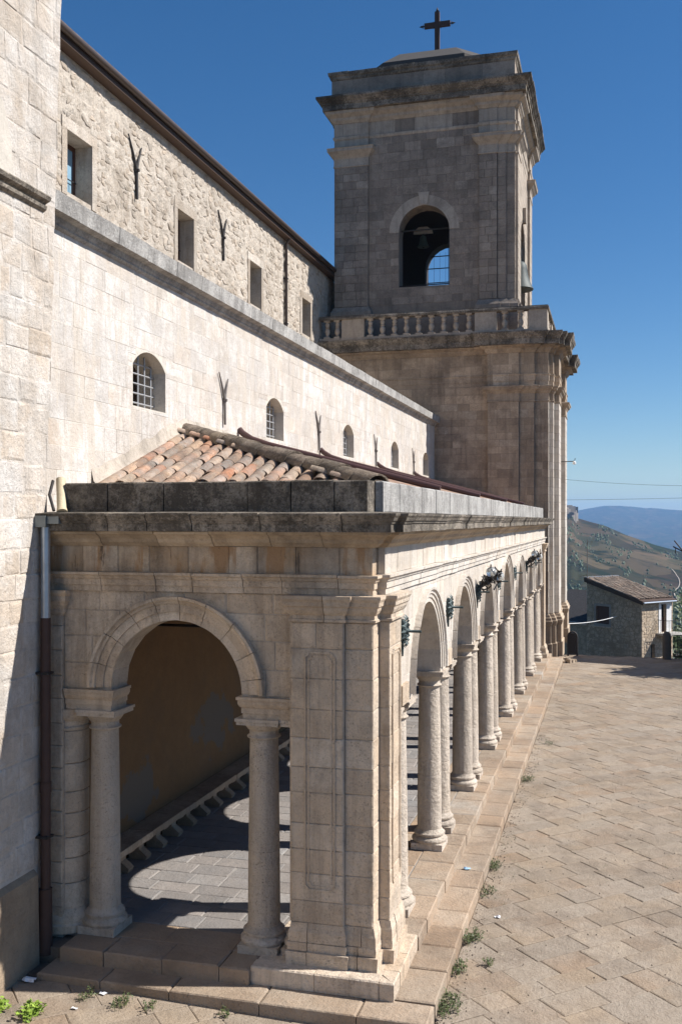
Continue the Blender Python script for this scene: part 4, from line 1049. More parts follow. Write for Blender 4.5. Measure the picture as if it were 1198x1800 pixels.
# belfry
BF = dict(u0=-8.82, u1=-6.66, z0=15.42, zs=17.76, zc=18.84)
cyb = 45.35
fb_ = FE(41.55)
obj('belfry_front', wall_open(fb_, -11.62, -3.95, 13.04, 22.75, [BF], .8), M['tower_mortar'], tower)
RB = dict(u0=-8.95, u1=-6.6, z0=15.42, zs=17.9, zc=19.08)
obj('belfry_rear', wall_open(lambda u, v, n_: (u, 49.2 + n_, v), -11.62, -3.95, 13.04, 22.75, [RB], .8), M['shade_dark'], tower)
SB = dict(u0=cyb - 1.08, u1=cyb + 1.08, z0=15.0, zs=17.76, zc=18.84)
obj('belfry_side', wall_open(FL(-3.95), 42.36, 48.39, 13.04, 22.75, [SB], .8), M['belfry'], tower)
obj('belfry_side', G().box(-11.62, -10.82, 42.36, 48.39, 13.04, 22.75), M['belfry'], tower)
obj('belfry_floor', G().box(-10.81, -4.76, 42.36, 48.39, 13.1, 13.3), M['shade_dark'], tower); obj('belfry_vault', G().box(-10.81, -4.76, 42.36, 48.39, 19.9, 20.1), M['shade_dark'], tower)
zc_ = [14.7]
while zc_[-1] < 21.0: zc_.append(zc_[-1] + random.uniform(.27, .38))
zc_[-1] = 21.2
cb = [((BF['u0'] + BF['u1']) / 2, BF['zs'], 1.3)]
ps = ashlar(fb_, -10.13, -5.42, 0, 0, 1, (.35, .8), -.03, .012, .007, .008, circles=cb, rects=[(BF['u0'] - .01, BF['u1'] + .01, 15.40, 17.80)], courses=zc_ + [21.6, 21.95], jn=.006)
ps += ashlar(FE(41.45), -11.65, -10.15, 0, 0, 1, (.4, .8), -.12, .0, .007, .008, courses=zc_)
ps += ashlar(FE(41.42), -5.4, -4.66, 0, 0, 1, (.35, .75), -.15, .0, .007, .008, courses=zc_)
ps += ashlar(FE(41.48), -4.645, -4.285, 0, 0, 1, (.4, .5), -.1, .0, .007, .008, courses=zc_)
ps += ashlar(fb_, -4.275, -3.93, 0, 0, 1, (.4, .5), -.03, .006, .007, .008, courses=zc_)
emit(ps, 'belfry_block', M['belfry'], tower, 300)
ps = ashlar(FL(-3.95), 41.56, 49.2, 13.05, 22.7, .34, (.4, .8), -.03, .010, .007, .008, circles=[(cyb, 17.76, 1.2)], rects=[(SB['u0'], SB['u1'], 15, 17.8)])
ps += ashlar(FL(-3.82), 41.75, 42.95, 14.7, 21.2, .34, (.4, .8), -.12, .0, .007, .008) + ashlar(FL(-3.82), 47.7, 48.9, 14.7, 21.2, .34, (.4, .8), -.12, .0, .007, .008)
emit(ps, 'belfry_side_block', M['belfry_trim'], tower, 0, 'belfry_side_blocks')
g = G()
a = 0
ps = []
for q in range(9):
    da = math.pi / 9; gg = arch_ring(fb_, (BF['u0'] + BF['u1']) / 2, BF['zs'], [(1.08, .03), (1.16, .03), (1.17, .02), (1.5, .02)], -.8, a + .003, a + da - .003, 4); ps.append((gg.v, gg.f)); a += da
emit(ps, 'voussoir', M['belfry_trim'], tower, smooth=30)
cu_ = (BF['u0'] + BF['u1']) / 2
obj('keystone', G().fprism(fb_, [(cu_ - .14, 18.85), (cu_ + .14, 18.85), (cu_ + .24, 19.38), (cu_ - .24, 19.38)], 0, .08), M['belfry_trim'], tower)
obj('arch_keystone', G().fprism(FL(-3.95), [(cyb - .12, 18.85), (cyb + .12, 18.85), (cyb + .2, 19.5), (cyb - .2, 19.5)], 0, .16), M['belfry_trim'], tower)
LF = [(-11.65, 43.0), (-11.65, 41.45), (-10.14, 41.45), (-10.14, 41.6)]
RFp = [(-5.41, 41.6), (-5.41, 41.42), (-4.65, 41.42), (-4.65, 41.48), (-4.28, 41.48), (-4.28, 41.54), (-3.93, 41.54), (-3.93, 41.74), (-3.82, 41.74), (-3.82, 42.95), (-4.0, 42.95)]
BC = [(.01, 20.72), (.03, 20.73), (.03, 20.78), (.01, 20.8), (.01, 21.08), (.06, 21.16), (.12, 21.22), (.22, 21.34), (.25, 21.36), (.25, 21.46), (.28, 21.5), (.0, 21.56)]
RR = [(-4.0, 47.7), (-3.82, 47.7), (-3.82, 48.9), (-3.93, 48.9), (-3.93, 49.2)]
for p_ in (LF, RFp, RR): obj('pilaster_capital', mold(p_, BC), M['belfry_trim'], tower)
BB = [(.12, 13.05), (.12, 14.2), (.14, 14.25), (.14, 14.45), (.08, 14.55), (.02, 14.68)]
for p_ in (LF, RFp, RR): obj('pilaster_base', mold(p_, BB), M['belfry'], tower)
FB = [(-11.65, 49.3), (-11.65, 41.45), (-10.14, 41.45), (-10.14, 41.55), (-5.41, 41.55), (-5.41, 41.42), (-4.65, 41.42), (-4.65, 41.48), (-4.28, 41.48), (-4.28, 41.54), (-3.93, 41.54), (-3.93, 41.74), (-3.82, 41.74), (-3.82, 42.95), (-3.93, 42.95), (-3.93, 47.7), (-3.82, 47.7), (-3.82, 48.9), (-3.93, 48.9), (-3.93, 49.3)]
obj('entablature_core', G().prism([(-11.6, 41.6), (-3.97, 41.6), (-3.97, 49.2), (-11.6, 49.2)], 22.74, 24.6), M['tower_mortar'], tower)
mold_blocks(FB, [(.0, 21.57), (.0, 21.9), (.03, 21.92), (.05, 21.98), (.05, 22.04), (.0, 22.06)], (.7, 1.2), 'architrave_block', M['belfry_trim'], tower)
mold_blocks(FB, [(.0, 22.065), (.0, 22.60)], (.6, 1.0), 'frieze_block', M['belfry_trim'], tower)
mold_blocks(FB, [(.02, 22.605), (.06, 22.66), (.12, 22.72), (.14, 22.82), (.26, 22.9), (.32, 22.95), (.34, 23.06)], (.8, 1.3), 'bed_moulding', M['belfry_trim'], tower)
FBs = [(-11.65, 49.3), (-11.65, 41.45), (-5.41, 41.45), (-3.86, 41.45), (-3.86, 49.3)]
mold_blocks(FBs, [(.42, 23.065), (.42, 23.3), (.46, 23.31), (.48, 23.37), (.54, 23.41), (.62, 23.5), (.66, 23.53), (.66, 23.62), (.0, 23.68)], (.7, 1.3), 'cornice_block', M['cornice'], tower, jz=.015, jo=.025, back=-.2)
AT = [(-11.72, 49.1), (-11.72, 41.3), (-3.92, 41.3), (-3.92, 49.1)]
mold_blocks(AT, [(.0, 23.6), (.0, 24.42)], (.8, 1.6), 'attic_block', M['belfry'], tower, back=-.4)
mold_blocks(AT, [(.02, 24.425), (.06, 24.48), (.06, 24.55), (.12, 24.6), (.14, 24.68), (.14, 24.74), (.0, 24.78)], (.7, 1.3), 'attic_cornice', M['cornice'], tower, back=-.4, jz=.015, jo=.02)
oc = lambda r, z, q=.5: [(-7.82 + r * sx, 45.3 + r * sy, z) for sx, sy in ((1, q), (q, 1), (-q, 1), (-1, q), (-1, -q), (-q, -1), (q, -1), (1, -q))]
V = oc(3.6, 24.5) + oc(3.5, 25.2) + oc(2.5, 25.95)
obj('tower_roof', G().add(V, [(i, (i + 1) % 8, 8 + (i + 1) % 8, 8 + i) for i in range(8)] + [(8 + i, 8 + (i + 1) % 8, 16 + (i + 1) % 8, 16 + i) for i in range(8)] + [tuple(range(16, 24))]), plain('shade_dark_roof_mortar', (.07, .062, .055), .95, bump=.6), tower)  # shade on the cap's near faces is put into this dark colour
# grille in the rear opening
gg = G()
for z in (15.9, 16.6, 17.3, 18.0, 18.6): gg.tube([(RB['u0'], 48.9, z), (RB['u1'], 48.9, z)], .025, 6)
gg.tube([(-6.95, 48.9, 15.42), (-6.95, 48.9, 18.7)], .03, 6)
for k in range(8): gg.tube([(-8.9 + k * .29, 48.92, 15.42), (-8.9 + k * .29, 48.92, 18.8)], .008, 4)
obj('opening_grille', gg, M['iron'], tower)
gg = G(); gg.tube([(BF['u0'], 41.9, 17.9), (BF['u1'], 41.9, 17.9)], .03, 6).tube([(BF['u0'], 41.7, 15.5), (BF['u1'], 41.7, 15.5)], .025, 6).tube([(-6.72, 41.75, 15.42), (-6.72, 41.75, 17.6)], .02, 6)
obj('opening_bar', gg, M['iron'], tower)
# bells
def bell(x, y, z, s, label, yoke):
    t = thing('bell', (x, y, z), label, 'bell', 'bronze bells in the belfry')
    obj('bell_body', G().lathe([(.5 * s, 0), (.52 * s, .03 * s), (.47 * s, .12 * s), (.40 * s, .28 * s), (.33 * s, .5 * s), (.29 * s, .75 * s), (.27 * s, .9 * s), (.2 * s, 1.0 * s), (.08 * s, 1.05 * s), (.06 * s, 1.2 * s), (.0, 1.2 * s)], (x, y, z), 24), M['bell'] if 'small' in label else M['bell_dark'], t, smooth=40)
    obj('clapper', G().tube([(x, y, z + .9 * s), (x, y, z - .02)], .02, 6).lathe([(.0, -.08 * s), (.06 * s, -.04 * s), (.05 * s, .03 * s), (0, .06 * s)], (x, y, z), 10), M['iron'], t)
    obj('yoke', yoke, M['white'] if 'small' in label else M['iron'], t)
x, y, z = -8.42, 45.0, 18.02
bell(x, y, z, .52, 'small green bronze bell under a pale yoke inside the dark front arch', G().fprism(FE(y + .06), [(x - .45, z + .62), (x + .45, z + .62), (x + .42, z + .74), (x + .2, z + .92), (x - .2, z + .92), (x - .42, z + .74)], 0, .12))
x, y, z = -4.12, cyb, 15.86
bell(x, y, z, 1.25, 'large bronze bell hanging out of the sunlit side arch', G().box(x - .5, x + .12, y - .12, y + .12, z + 1.5, z + 1.85))
# cross
cr_ = thing('iron_cross', (-7.82, 45.3, 26.6), 'dark iron cross with pointed tips on top of the bell tower', 'cross')
obj('upright', G().box(-7.93, -7.71, 45.22, 45.38, 26.1, 28.85), M['iron_rust'], cr_); obj('crossbar', G().box(-8.42, -7.935, 45.24, 45.36, 28.16, 28.40).box(-7.705, -7.22, 45.24, 45.36, 28.16, 28.40), M['iron_rust'], cr_)
gg = G()
for c_, d_ in (((-7.82, 45.3, 28.85), (0, 0, 1)), ((-8.42, 45.3, 28.28), (-1, 0, 0)), ((-7.22, 45.3, 28.28), (1, 0, 0))):
    c_ = Vector(c_); d_ = Vector(d_); gg.tube([c_, c_ + d_ * .07, c_ + d_ * .1, c_ + d_ * .24], [.03, .03, .06, .004], 8)
    s_ = Vector((0, 0, 1)) if abs(d_.x) else Vector((1, 0, 0)); gg.tube([c_ + d_ * .06 - s_ * .1, c_ + d_ * .06 + s_ * .1], .014, 6)
for a_ in range(4):
    an = math.pi / 4 + a_ * math.pi / 2; gg.tube([(-7.82, 45.3, 28.28), (-7.82 + .26 * math.cos(an), 45.3, 28.28 + .26 * math.sin(an))], [.03, .006], 6)
obj('finial', gg, M['iron'], cr_, smooth=50)
# lamp arm on the tower front
t_ = thing('tower_lamp', (-2.2, 46, 7), 'small lamp on a thin arm sticking out of the tower side', 'lamp')
obj('arm', G().tube([(-2.45, 46, 8.15), (-1.72, 46, 8.17), (-1.68, 46, 8.3)], .02, 6), M['iron'], t_); obj('lamp_head', G().lathe([(.03, 0), (.08, .03), (.07, .12), (.02, .16)], (-1.72, 46, 8.02), 10), M['white'], t_)

# ------------------------------------------------------------------ rosettes and lamps on the arcade
def leafy(g, c, n, s, rr):
    for _ in range(n):
        u = Vector((rr.gauss(0, 1), rr.gauss(0, 1), rr.gauss(0, 1))).normalized(); w_ = u.orthogonal().normalized() * s * .35; c2 = Vector(c) + u * s * .2
        g.add([c2, c2 + u * s * .6 + w_, c2 + u * s * 1.2, c2 + u * s * .6 - w_], [(0, 1, 2, 3)])
def rosette(y, label, lamp=False):
    rr = random.Random(int(y * 10)); x = -2.60
    t = thing('wall_lamp' if lamp else 'wall_rosette', (x, y, 3.85), label, 'wall lamp' if lamp else 'wall bracket', 'lamps on the arcade spandrels' if lamp else 'iron rosettes on the arcade spandrels')
    g = G()
    g.tube([(x + .006, y, 4.1), (x + .035, y, 4.1)], .15, 20)
    for k in range(16):
        a = k * math.pi / 8
        for r, s in ((.15, .05), (.09, .04)):
            c = Vector((x + .04, y + r * math.cos(a), 4.1 + r * 1.15 * math.sin(a))); d = Vector((0, math.cos(a), math.sin(a))); w_ = Vector((0, -math.sin(a), math.cos(a))) * .03
            g.add([c - d * s, c + w_ + Vector((.03, 0, 0)), c + d * s, c - w_ + Vector((.03, 0, 0)), c + Vector((.05, 0, 0))], [(0, 1, 4), (1, 2, 4), (2, 3, 4), (3, 0, 4)])
    g.fprism(FL(x), [(y - .06, 3.98), (y + .06, 3.98), (y, 3.78)], .006, .03)
    obj('plate', g, M['bronze'], t)
    obj('arm', G().tube([(x + .03, y, 4.1), (x + .09, y, 4.1), (x + .1, y, 4.1), (x + .26, y, 4.1)], [.04, .035, .018, .018], 10), M['bronze'], t, smooth=60)
    if lamp:
        g = G()
        for k in range(5):
            ph = k * 1.25; pts = [(x + .1 + .05 * s + .1 * math.sin(s + ph), y + .16 * math.cos(ph + s * .8), 4.12 + .055 * s * (1 + .15 * k)) for s in range(7)]
            g.tube(pts, .014, 6)
        for k in range(4):
            a0 = k * 1.6; c = Vector((x + .08 + .1 * k, y + .1 * math.cos(a0), 4.28 + .05 * k)); g.tube([c + Vector((.02 * q, .08 * math.cos(q), .08 * math.sin(q))) * (1 - q * .1) for q in range(8)], .012, 6)
        obj('scrollwork', g, M['iron'], t, smooth=60)
        g = G()
        for k in range(6): leafy(g, (x + .05 + .07 * k, y + rr.uniform(-.14, .14), 4.22 + .045 * k + rr.uniform(-.06, .06)), 16, .08, rr)
        obj('iron_leaves', g, M['iron'], t)
        for (dx, dy, dz) in ((.30, -.1, 4.50), (.42, .18, 4.40)):
            obj('glass_globe', G().lathe([(.001, -.10)] + [(.10 * math.sin(math.pi * i / 12), -.10 * math.cos(math.pi * i / 12)) for i in range(1, 12)] + [(.001, .10)], (x + dx, y + dy, dz), 20), M['globe'], t, smooth=60)
            obj('globe_holder', G().tube([(x + dx - .08, y, dz - .25), (x + dx, y + dy, dz - .1)], .018, 6).lathe([(.05, -.12), (.06, -.085), (.03, -.08)], (x + dx, y + dy, dz), 10), M['iron'], t)
nm = ['dark bronze rosette with stub arm on corner pier before the first arch', 'bronze rosette with stub arm between first and second arch', None, 'bronze rosette with stub arm between third and fourth arch', 'bronze rosette with stub arm between fourth and fifth arch', None, 'bronze rosette with stub arm before the last arch']
for i, y in enumerate([12.38] + PAIRS):
    if i == 2: rosette(y, 'leafy wrought iron lamp with glass globes beside the third arch', True)
    elif i == 5: rosette(y, 'leafy wrought iron lamp with glass globes farther off, between fifth and sixth arch', True)
    else: rosette(y, nm[i])

# ------------------------------------------------------------------ beyond the piazza
house = thing('stone_house', (1.6, 62, 0), 'small rubble stone house with sloping tiled roof below the piazza edge', 'house')
hx0, hx1, hy0, hy1 = 1.6 - 4.23, 1.6, 62, 64.9
m_h = stone('house_rubble', [(.68, .53, .37), (.74, .61, .46), (.56, .43, .30), (.76, .66, .53)], stain_amt=.35, streak=.1, bump=1., tone=.3, pit=1, scale=.8)
t = m_h.node_tree; bs = t.nodes['Principled BSDF']
vo = t.nodes.new('ShaderNodeTexVoronoi'); vo.inputs['Scale'].default_value = 3.4; vo.feature = 'DISTANCE_TO_EDGE'
gpos = t.nodes.new('ShaderNodeNewGeometry'); t.links.new(gpos.outputs['Position'], vo.inputs['Vector'])
mr_ = t.nodes.new('ShaderNodeMapRange'); mr_.inputs[1].default_value = .0; mr_.inputs[2].default_value = .09; t.links.new(vo.outputs['Distance'], mr_.inputs[0])
src = bs.inputs['Base Color'].links[0].from_socket
mxx = t.nodes.new('ShaderNodeMix'); mxx.data_type = 'RGBA'; t.links.new(mr_.outputs[0], mxx.inputs[0]); mxx.inputs[6].default_value = (.32, .25, .18, 1); t.links.new(src, mxx.inputs[7]); t.links.new(mxx.outputs[2], bs.inputs['Base Color'])
ZL, ZR = 1.72, .62
def roofz(x): return ZL + (ZR - ZL) * (x - hx0) / (hx1 - hx0)
wo = dict(u0=hx1 - 3.5, u1=hx1 - 2.45, z0=-.92, zs=.18, zc=.18)
front = wall_open(FE(hy0), hx0, hx1, -9, .60, [wo], .4)
front.fprism(FE(hy0), [(hx0, .60), (hx1, .60), (hx1, roofz(hx1)), (hx0, roofz(hx0))], -.4, 0)
obj('front_wall', front, m_h, house)
dr = dict(u0=hy0 + 1.78, u1=hy0 + 2.28, z0=-1.28, zs=.42, zc=.42); d2 = dict(u0=hy0 + .85, u1=hy0 + 1.2, z0=-5, zs=-1.95, zc=-1.95)
obj('side_wall', wall_open(FL(hx1), hy0 + .41, hy1, -9, .58, [d2, dr], .35), m_h, house)
obj('side_wall', G().box(hx0, hx0 + .4, hy0 + .41, hy1, -9, 1.6), m_h, house)
obj('rear_wall', G().box(hx0 + .41, hx1 - .41, hy1 - .4, hy1, -9, .55), m_h, house)
obj('window_frame', wall_open(FE(hy0 - .02), wo['u0'] - .14, wo['u1'] + .14, -1.06, .33, [wo], .1), plain('grey_frame', (.33, .29, .25)), house)
um = (wo['u0'] + wo['u1']) / 2
obj('shutter', G().box(wo['u0'] + .005, um - .005, hy0 + .1, hy0 + .14, -.92, .18).box(um + .005, wo['u1'] - .005, hy0 + .1, hy0 + .14, -.92, .18), M['shutter'], house)
obj('window_sill', G().box(wo['u0'] - .22, wo['u1'] + .22, hy0 - .12, hy0 + .05, -1.13, -1.065), M['portico'], house)
obj('door', G().box(hx1 - .25, hx1 - .2, hy0 + 1.78, hy0 + 2.28, -1.28, .42), M['dark'], house)
obj('door_panel', G().box(hx1 - .18, hx1 - .15, hy0 + 1.79, hy0 + 2.27, -1.28, -.4), M['shutter'], house)
obj('door_frame', wall_open(FL(hx1 + .03), hy0 + 1.55, hy0 + 2.75, -1.28, .57, [dr], .1), M['white'], house)
obj('door', G().box(hx1 - .25, hx1 - .2, hy0 + .85, hy0 + 1.2, -5, -1.95), M['dark'], house)
bal = obj('balcony', G().box(hx1 + .01, hx1 + .85, hy0 + 1.35, hy0 + 3.0, -1.42, -1.3), plain('balcony_slab', (.5, .47, .42)), house)
g = G()
for k in range(12): g.tube([(hx1 + .82, hy0 + 1.38 + k * .14, -1.3), (hx1 + .82, hy0 + 1.38 + k * .14, -.5)], .012, 5)
for k in range(6): g.tube([(hx1 + .82 - k * .14, hy0 + 1.38, -1.3), (hx1 + .82 - k * .14, hy0 + 1.38, -.5)], .012, 5)
g.tube([(hx1 + .04, hy0 + 1.38, -.5), (hx1 + .82, hy0 + 1.38, -.5), (hx1 + .82, hy0 + 2.95, -.5)], .018, 5)
obj('railing', g, M['iron'], bal)
g = G(); a_, b_ = hx0 - .08, hx1 + .22
V = [(a_, hy0 - .15, roofz(a_) + .03), (b_, hy0 - .15, roofz(b_) + .03), (b_, hy1 + .1, roofz(b_) + .03), (a_, hy1 + .1, roofz(a_) + .03)]
g.add([(x, y, z) for x, y, z in V] + [(x, y, z + .1) for x, y, z in V], [(3, 2, 1, 0), (4, 5, 6, 7), (0, 1, 5, 4), (1, 2, 6, 5), (2, 3, 7, 6), (3, 0, 4, 7)])
hroof = obj('roof', g, M['wood'], house)
g = G(); hm = coppo(.5, .11, .095, .02, 4)
y = hy0 - .05
aa = math.atan((ZL - ZR) / (hx1 - hx0))
from mathutils import Euler
while y < hy1 + .1:
    k = 0
    while True:
        x = hx0 + .35 + k * .38
        if x > b_ + .05: break
        mt = Matrix.Translation((x + jit(.03), y + jit(.02), roofz(x) + .14 + jit(.01))) @ Euler((aa + .04, jit(.1), R(90) + jit(.08))).to_matrix().to_4x4()
        g.add([mt @ Vector(p) for p in hm.v], hm.f); k += 1
    y += .24
M['old_tile'] = stone('bleached_old_tile', [(.36, .27, .20), (.42, .33, .25), (.32, .26, .21), (.42, .27, .18)], stain=(.06, .05, .04), stain_amt=.5, streak=0, blot=.5, bump=.5, tone=.3, scale=2)
obj('house_tiles', g, M['old_tile'], hroof, kind='stuff')
obj('eave_gutter', G().tube([(b_ + .05, hy0 - .15, roofz(b_) + .03), (b_ + .05, hy1, roofz(b_) + .03)], .055, 8), M['zinc'], hroof)
obj('ridge_flashing', G().box(a_ - .06, a_ + .12, hy0 - .15, hy1 + .1, roofz(a_) + .16, roofz(a_) + .21), M['zinc'], hroof)
obj('verge_board', G().add([(x, hy0 - q, roofz(x) + dz) for q in (.19, .16) for x, dz in ((a_, -.10), (b_, -.10), (b_, .13), (a_, .13))], [(0, 1, 2, 3), (0, 4, 5, 1), (3, 2, 6, 7), (1, 5, 6, 2), (0, 3, 7, 4)]), M['wood'], hroof)
hps = ashlar(FE(hy0), hx0, hx1, -3.2, 1.7, .2, (.18, .42), -.02, .012, .02, .012, rects=[(wo['u0'] - .15, wo['u1'] + .15, -1.1, .34)], jn=.01, cut=lambda p: clip(p, hx0, roofz(hx0) - .12, ZR - ZL, -(hx1 - hx0)))
hps += ashlar(FL(hx1), hy0, hy1, -3.5, .5, .2, (.18, .42), -.02, .012, .02, .012, rects=[(hy0 + 1.5, hy0 + 2.8, -1.3, .6), (hy0 + .85, hy0 + 1.2, -5, -1.95)], jn=.01)
emit(hps, 'wall_stone', m_h, house, 0, 'wall_stones')
house.rotation_euler.z = R(-40)
ant = thing('antenna_pole', (-1.62, 64.6, 1.8), 'thin tall antenna pole on the left corner of the stone house roof', 'antenna')
obj('pole', G().tube([(-1.62, 64.6, 1.5), (-1.62, 64.6, 4.3)], .025, 6), M['iron_grey'], ant); obj('aerial', G().tube([(-1.62, 64.6, 4.15), (-1.3, 64.6, 4.15)], .015, 5).tube([(-1.62, 64.6, 2.1), (-2.1, 64.6, 1.95)], .015, 5).tube([(-2.0, 64.4, 1.96), (-2.0, 64.8, 1.96)], .012, 5), M['iron_grey'], ant)
# lower house with a dark roof left of it
lh = thing('low_house', (hx0, 62.05, 0), 'low house with dark tiled roof between the tower and the stone house', 'house')
obj('wall', G().box(hx0 - 5, hx0 - .01, 62.05, 66, -9, -1.1), m_h, lh)
obj('roof', G().add([(hx0 - 5, 62.3, -1.0), (hx0 - .02, 62.3, -1.0), (hx0 - .02, 66, .75), (hx0 - 5, 66, .75), (hx0 - 5, 62.3, -1.1), (hx0 - .02, 62.3, -1.1), (hx0 - .02, 66, .65), (hx0 - 5, 66, .65)], [(0, 1, 2, 3), (7, 6, 5, 4), (0, 4, 5, 1), (1, 5, 6, 2), (2, 6, 7, 3), (3, 7, 4, 0)]), plain('dark_roof', (.035, .032, .032), .9, bump=1., bs=30, var=.8), lh)
obj('eave_trim', G().box(hx0 - 5, hx0 - .02, 61.95, 62.3, -1.13, -1.0), M['portico'], lh)
# both houses share one wall line
lh.location = Vector((1.6, 62, 0)) + Vector(((hx0 - 1.6) * math.cos(R(-40)), (hx0 - 1.6) * math.sin(R(-40)), 0)); lh.rotation_euler.z = R(-40)
# piazza edge: gate post, railing, hoop, kerb
post = thing('stone_post', (2.02, 41.5, 0), 'dark round-topped stone post at the far edge of the piazza', 'post')
obj('shaft', G().lathe([(.17, 0), (.17, .85), (.15, 1.0), (.09, 1.08), (0, 1.1)], (2.02, 41.5, 0), 14), plain('dark_post_stone', (.09, .08, .07), .9, bump=.5), post, smooth=50)
rail = thing('iron_railing', (4, 41.6, 0), 'black iron railing behind the dark post at far right', 'railing')
for k in range(6): obj('baluster', G().tube([(2.3 + k * .13, 41.6, .05), (2.3 + k * .13, 41.6, .95)], .011, 6), M['iron'], rail)
obj('top_rail', G().tube([(2.2, 41.6, .95), (3.1, 41.6, .95)], .018, 6), M['iron'], rail); obj('bottom_rail', G().tube([(2.2, 41.6, .12), (3.1, 41.6, .12)], .014, 6), M['iron'], rail)
hoop = thing('iron_hoop', (-1.6, 41.4, 0), 'dark arched metal hoop standing beside the foot of the tower', 'hoop')
obj('arch_frame', G().tube([(-1.80, 41.5, 0), (-1.80, 41.5, .75)] + [(-1.62 - .18 * math.cos(a_ * math.pi / 8), 41.5, .78 + .2 * math.sin(a_ * math.pi / 8)) for a_ in range(9)] + [(-1.44, 41.5, .75), (-1.44, 41.5, 0)], .035, 8), M['iron'], hoop, smooth=60)
obj('infill', G().box(-1.77, -1.47, 41.49, 41.51, .05, .92), M['iron'], hoop)
# rubble at the foot of the tower
g = G(); rr = random.Random(5)
for k in range(26):
    x, y, s = rr.uniform(-2.1, -1.45), rr.uniform(39.4, 40.3), rr.uniform(.05, .14)
    g.prism([(x + s * math.cos(a_ * 1.2 + rr.random() * .5), y + s * math.sin(a_ * 1.2 + rr.random() * .5)) for a_ in range(5)], 0, s * rr.uniform(.5, 1.1))
obj('loose_rubble', g, M['tower'], kind='stuff')
# cables across the sky
def cable(a_, b_, sag, label, r=.007):
    a_, b_ = Vector(a_), Vector(b_); pts = [a_.lerp(b_, i / 24) - Vector((0, 0, sag * 4 * (i / 24) * (1 - i / 24))) for i in range(25)]
    tag(obj('overhead_cable', G().tube(pts, r, 5, False), M['iron'], smooth=60), label, 'cable', 'overhead cables right of the tower')
cable((-2.2, 47, 7.4), (9, 50, 7.3), .25, 'upper overhead cable crossing the sky right of the tower')
cable((-2.2, 47, 6.45), (9, 50, 6.75), .05, 'lower overhead cable crossing the sky just above the hills')
tag(obj('cable', G().tube([Vector((-2.1, 49, .55)).lerp(Vector((.15, 63.1, -.35)), i / 12) - Vector((0, 0, .1 * 4 * (i / 12) * (1 - i / 12))) for i in range(13)], .018, 5), M['white'], smooth=60), 'pale cable slung from the tower to the stone house wall', 'cable')
br = thing('street_bracket', (3.3, 46, 4.5), 'dark forked metal bracket poking in at the right edge above the hill', 'bracket')
obj('arm', G().tube([(3.35, 46, 3.6), (2.55, 46, 4.62)], .03, 6).tube([(3.35, 46, 3.9), (2.5, 46, 4.36)], .03, 6), M['iron'], br); obj('drop', G().tube([(2.6, 46, 4.33), (2.6, 46, 4.05)], .02, 5), M['iron'], br)
obj('mast', G().tube([(3.35, 46, -4), (3.35, 46, 4.0)], .06, 8), M['iron'], br)
# house outside the frame whose shade falls over the far end of the piazza
sh = thing('tall_house', (6, 44, 0), 'tall stone house beyond the right edge of the view', 'house')
obj('wall', G().prism([(3.12, 41.2), (7.2, 40.15), (8.4, 46), (4.4, 47)], -6, 4.55), m_h, sh)
obj('roof', G().prism([(3.0, 41.1), (7.3, 40.0), (8.55, 46.1), (4.2, 47.2)], 4.56, 4.72), M['tile'], sh)
# trees
def tree(x, y, z, h, r, label, seed, n=900, ls=.16, mt='tree', group='trees and bushes below the piazza'):
    rr = random.Random(seed); t = thing('tree', (x, y, z), label, 'tree', group)
    g = G(); g.tube([(x, y, z), (x + .1, y, z + h * .35), (x + .05, y, z + h * .6)], [.14, .11, .06], 8)
    cl = []
    for k in range(7):
        a_ = k * 2.4; e_ = Vector((x + r * .65 * math.cos(a_) * rr.uniform(.5, 1), y + r * .65 * math.sin(a_) * rr.uniform(.5, 1), z + h * rr.uniform(.55, .95))); cl.append(e_)
        g.tube([(x + .06, y, z + h * rr.uniform(.3, .5)), e_], [.05, .015], 6)
    obj('trunk', g, M['wood'], t, smooth=60)
    g = G()
    for _ in range(n):
        c = rr.choice(cl) + Vector((rr.gauss(0, .3), rr.gauss(0, .3), rr.gauss(0, .24))) * r
        u = Vector((rr.gauss(0, 1), rr.gauss(0, 1), rr.gauss(0, 1))).normalized() * ls; w_ = u.orthogonal().normalized() * ls * .6
        g.add([c - u, c + w_, c + u, c - w_], [(0, 1, 2, 3)])
    obj('crown', g, M[mt], t)
    return t
tree(5.9, 38.9, 0, 4.1, 1.7, 'leafy tree beyond the right edge casting a round shadow', 11, 3500, .3, group='trees outside the view')
for i, (x, y, z, h, r, lab) in enumerate(((5.3, 75, -9.6, 7.0, 2.0, 'green bush behind the iron railing at far right'), (8.3, 96, -16, 14.5, 3.4, 'dark tree farther down the slope right of the stone house'))):
    tree(x, y, z, h, r, lab, 20 + i, 1500, .2)

# ------------------------------------------------------------------ weeds and litter
def weed(x, y, z, r, label, n=60, mt='weed', hgt=.09, seed=0, ls=.03):
    rr = random.Random(int(x * 100) * 31 + int(y * 100) + seed); g = G()
    for _ in range(n):
        a_ = rr.random() * 6.28; q = r * rr.random() ** .7; c = Vector((x + q * math.cos(a_) * .8, y + q * math.sin(a_) * 1.3, z)); tip = c + Vector((rr.gauss(0, .035), rr.gauss(0, .035), hgt * rr.uniform(.4, 1.2)))
        g.tube([c, tip], .002, 3, False)
        for _k in range(3):
            d_ = Vector((rr.gauss(0, 1), rr.gauss(0, 1), rr.gauss(.3, .6))).normalized() * ls * rr.uniform(.6, 1.2); w_ = d_.cross(Vector((0, 0, 1))).normalized() * ls * .4; p = c.lerp(tip, rr.uniform(.5, 1))
            g.add([p, p + d_ * .5 + w_, p + d_, p + d_ * .5 - w_], [(0, 1, 2, 3)])
    return tag(obj('weed_tuft', g, M[mt]), label, 'weed', 'weeds along the steps')
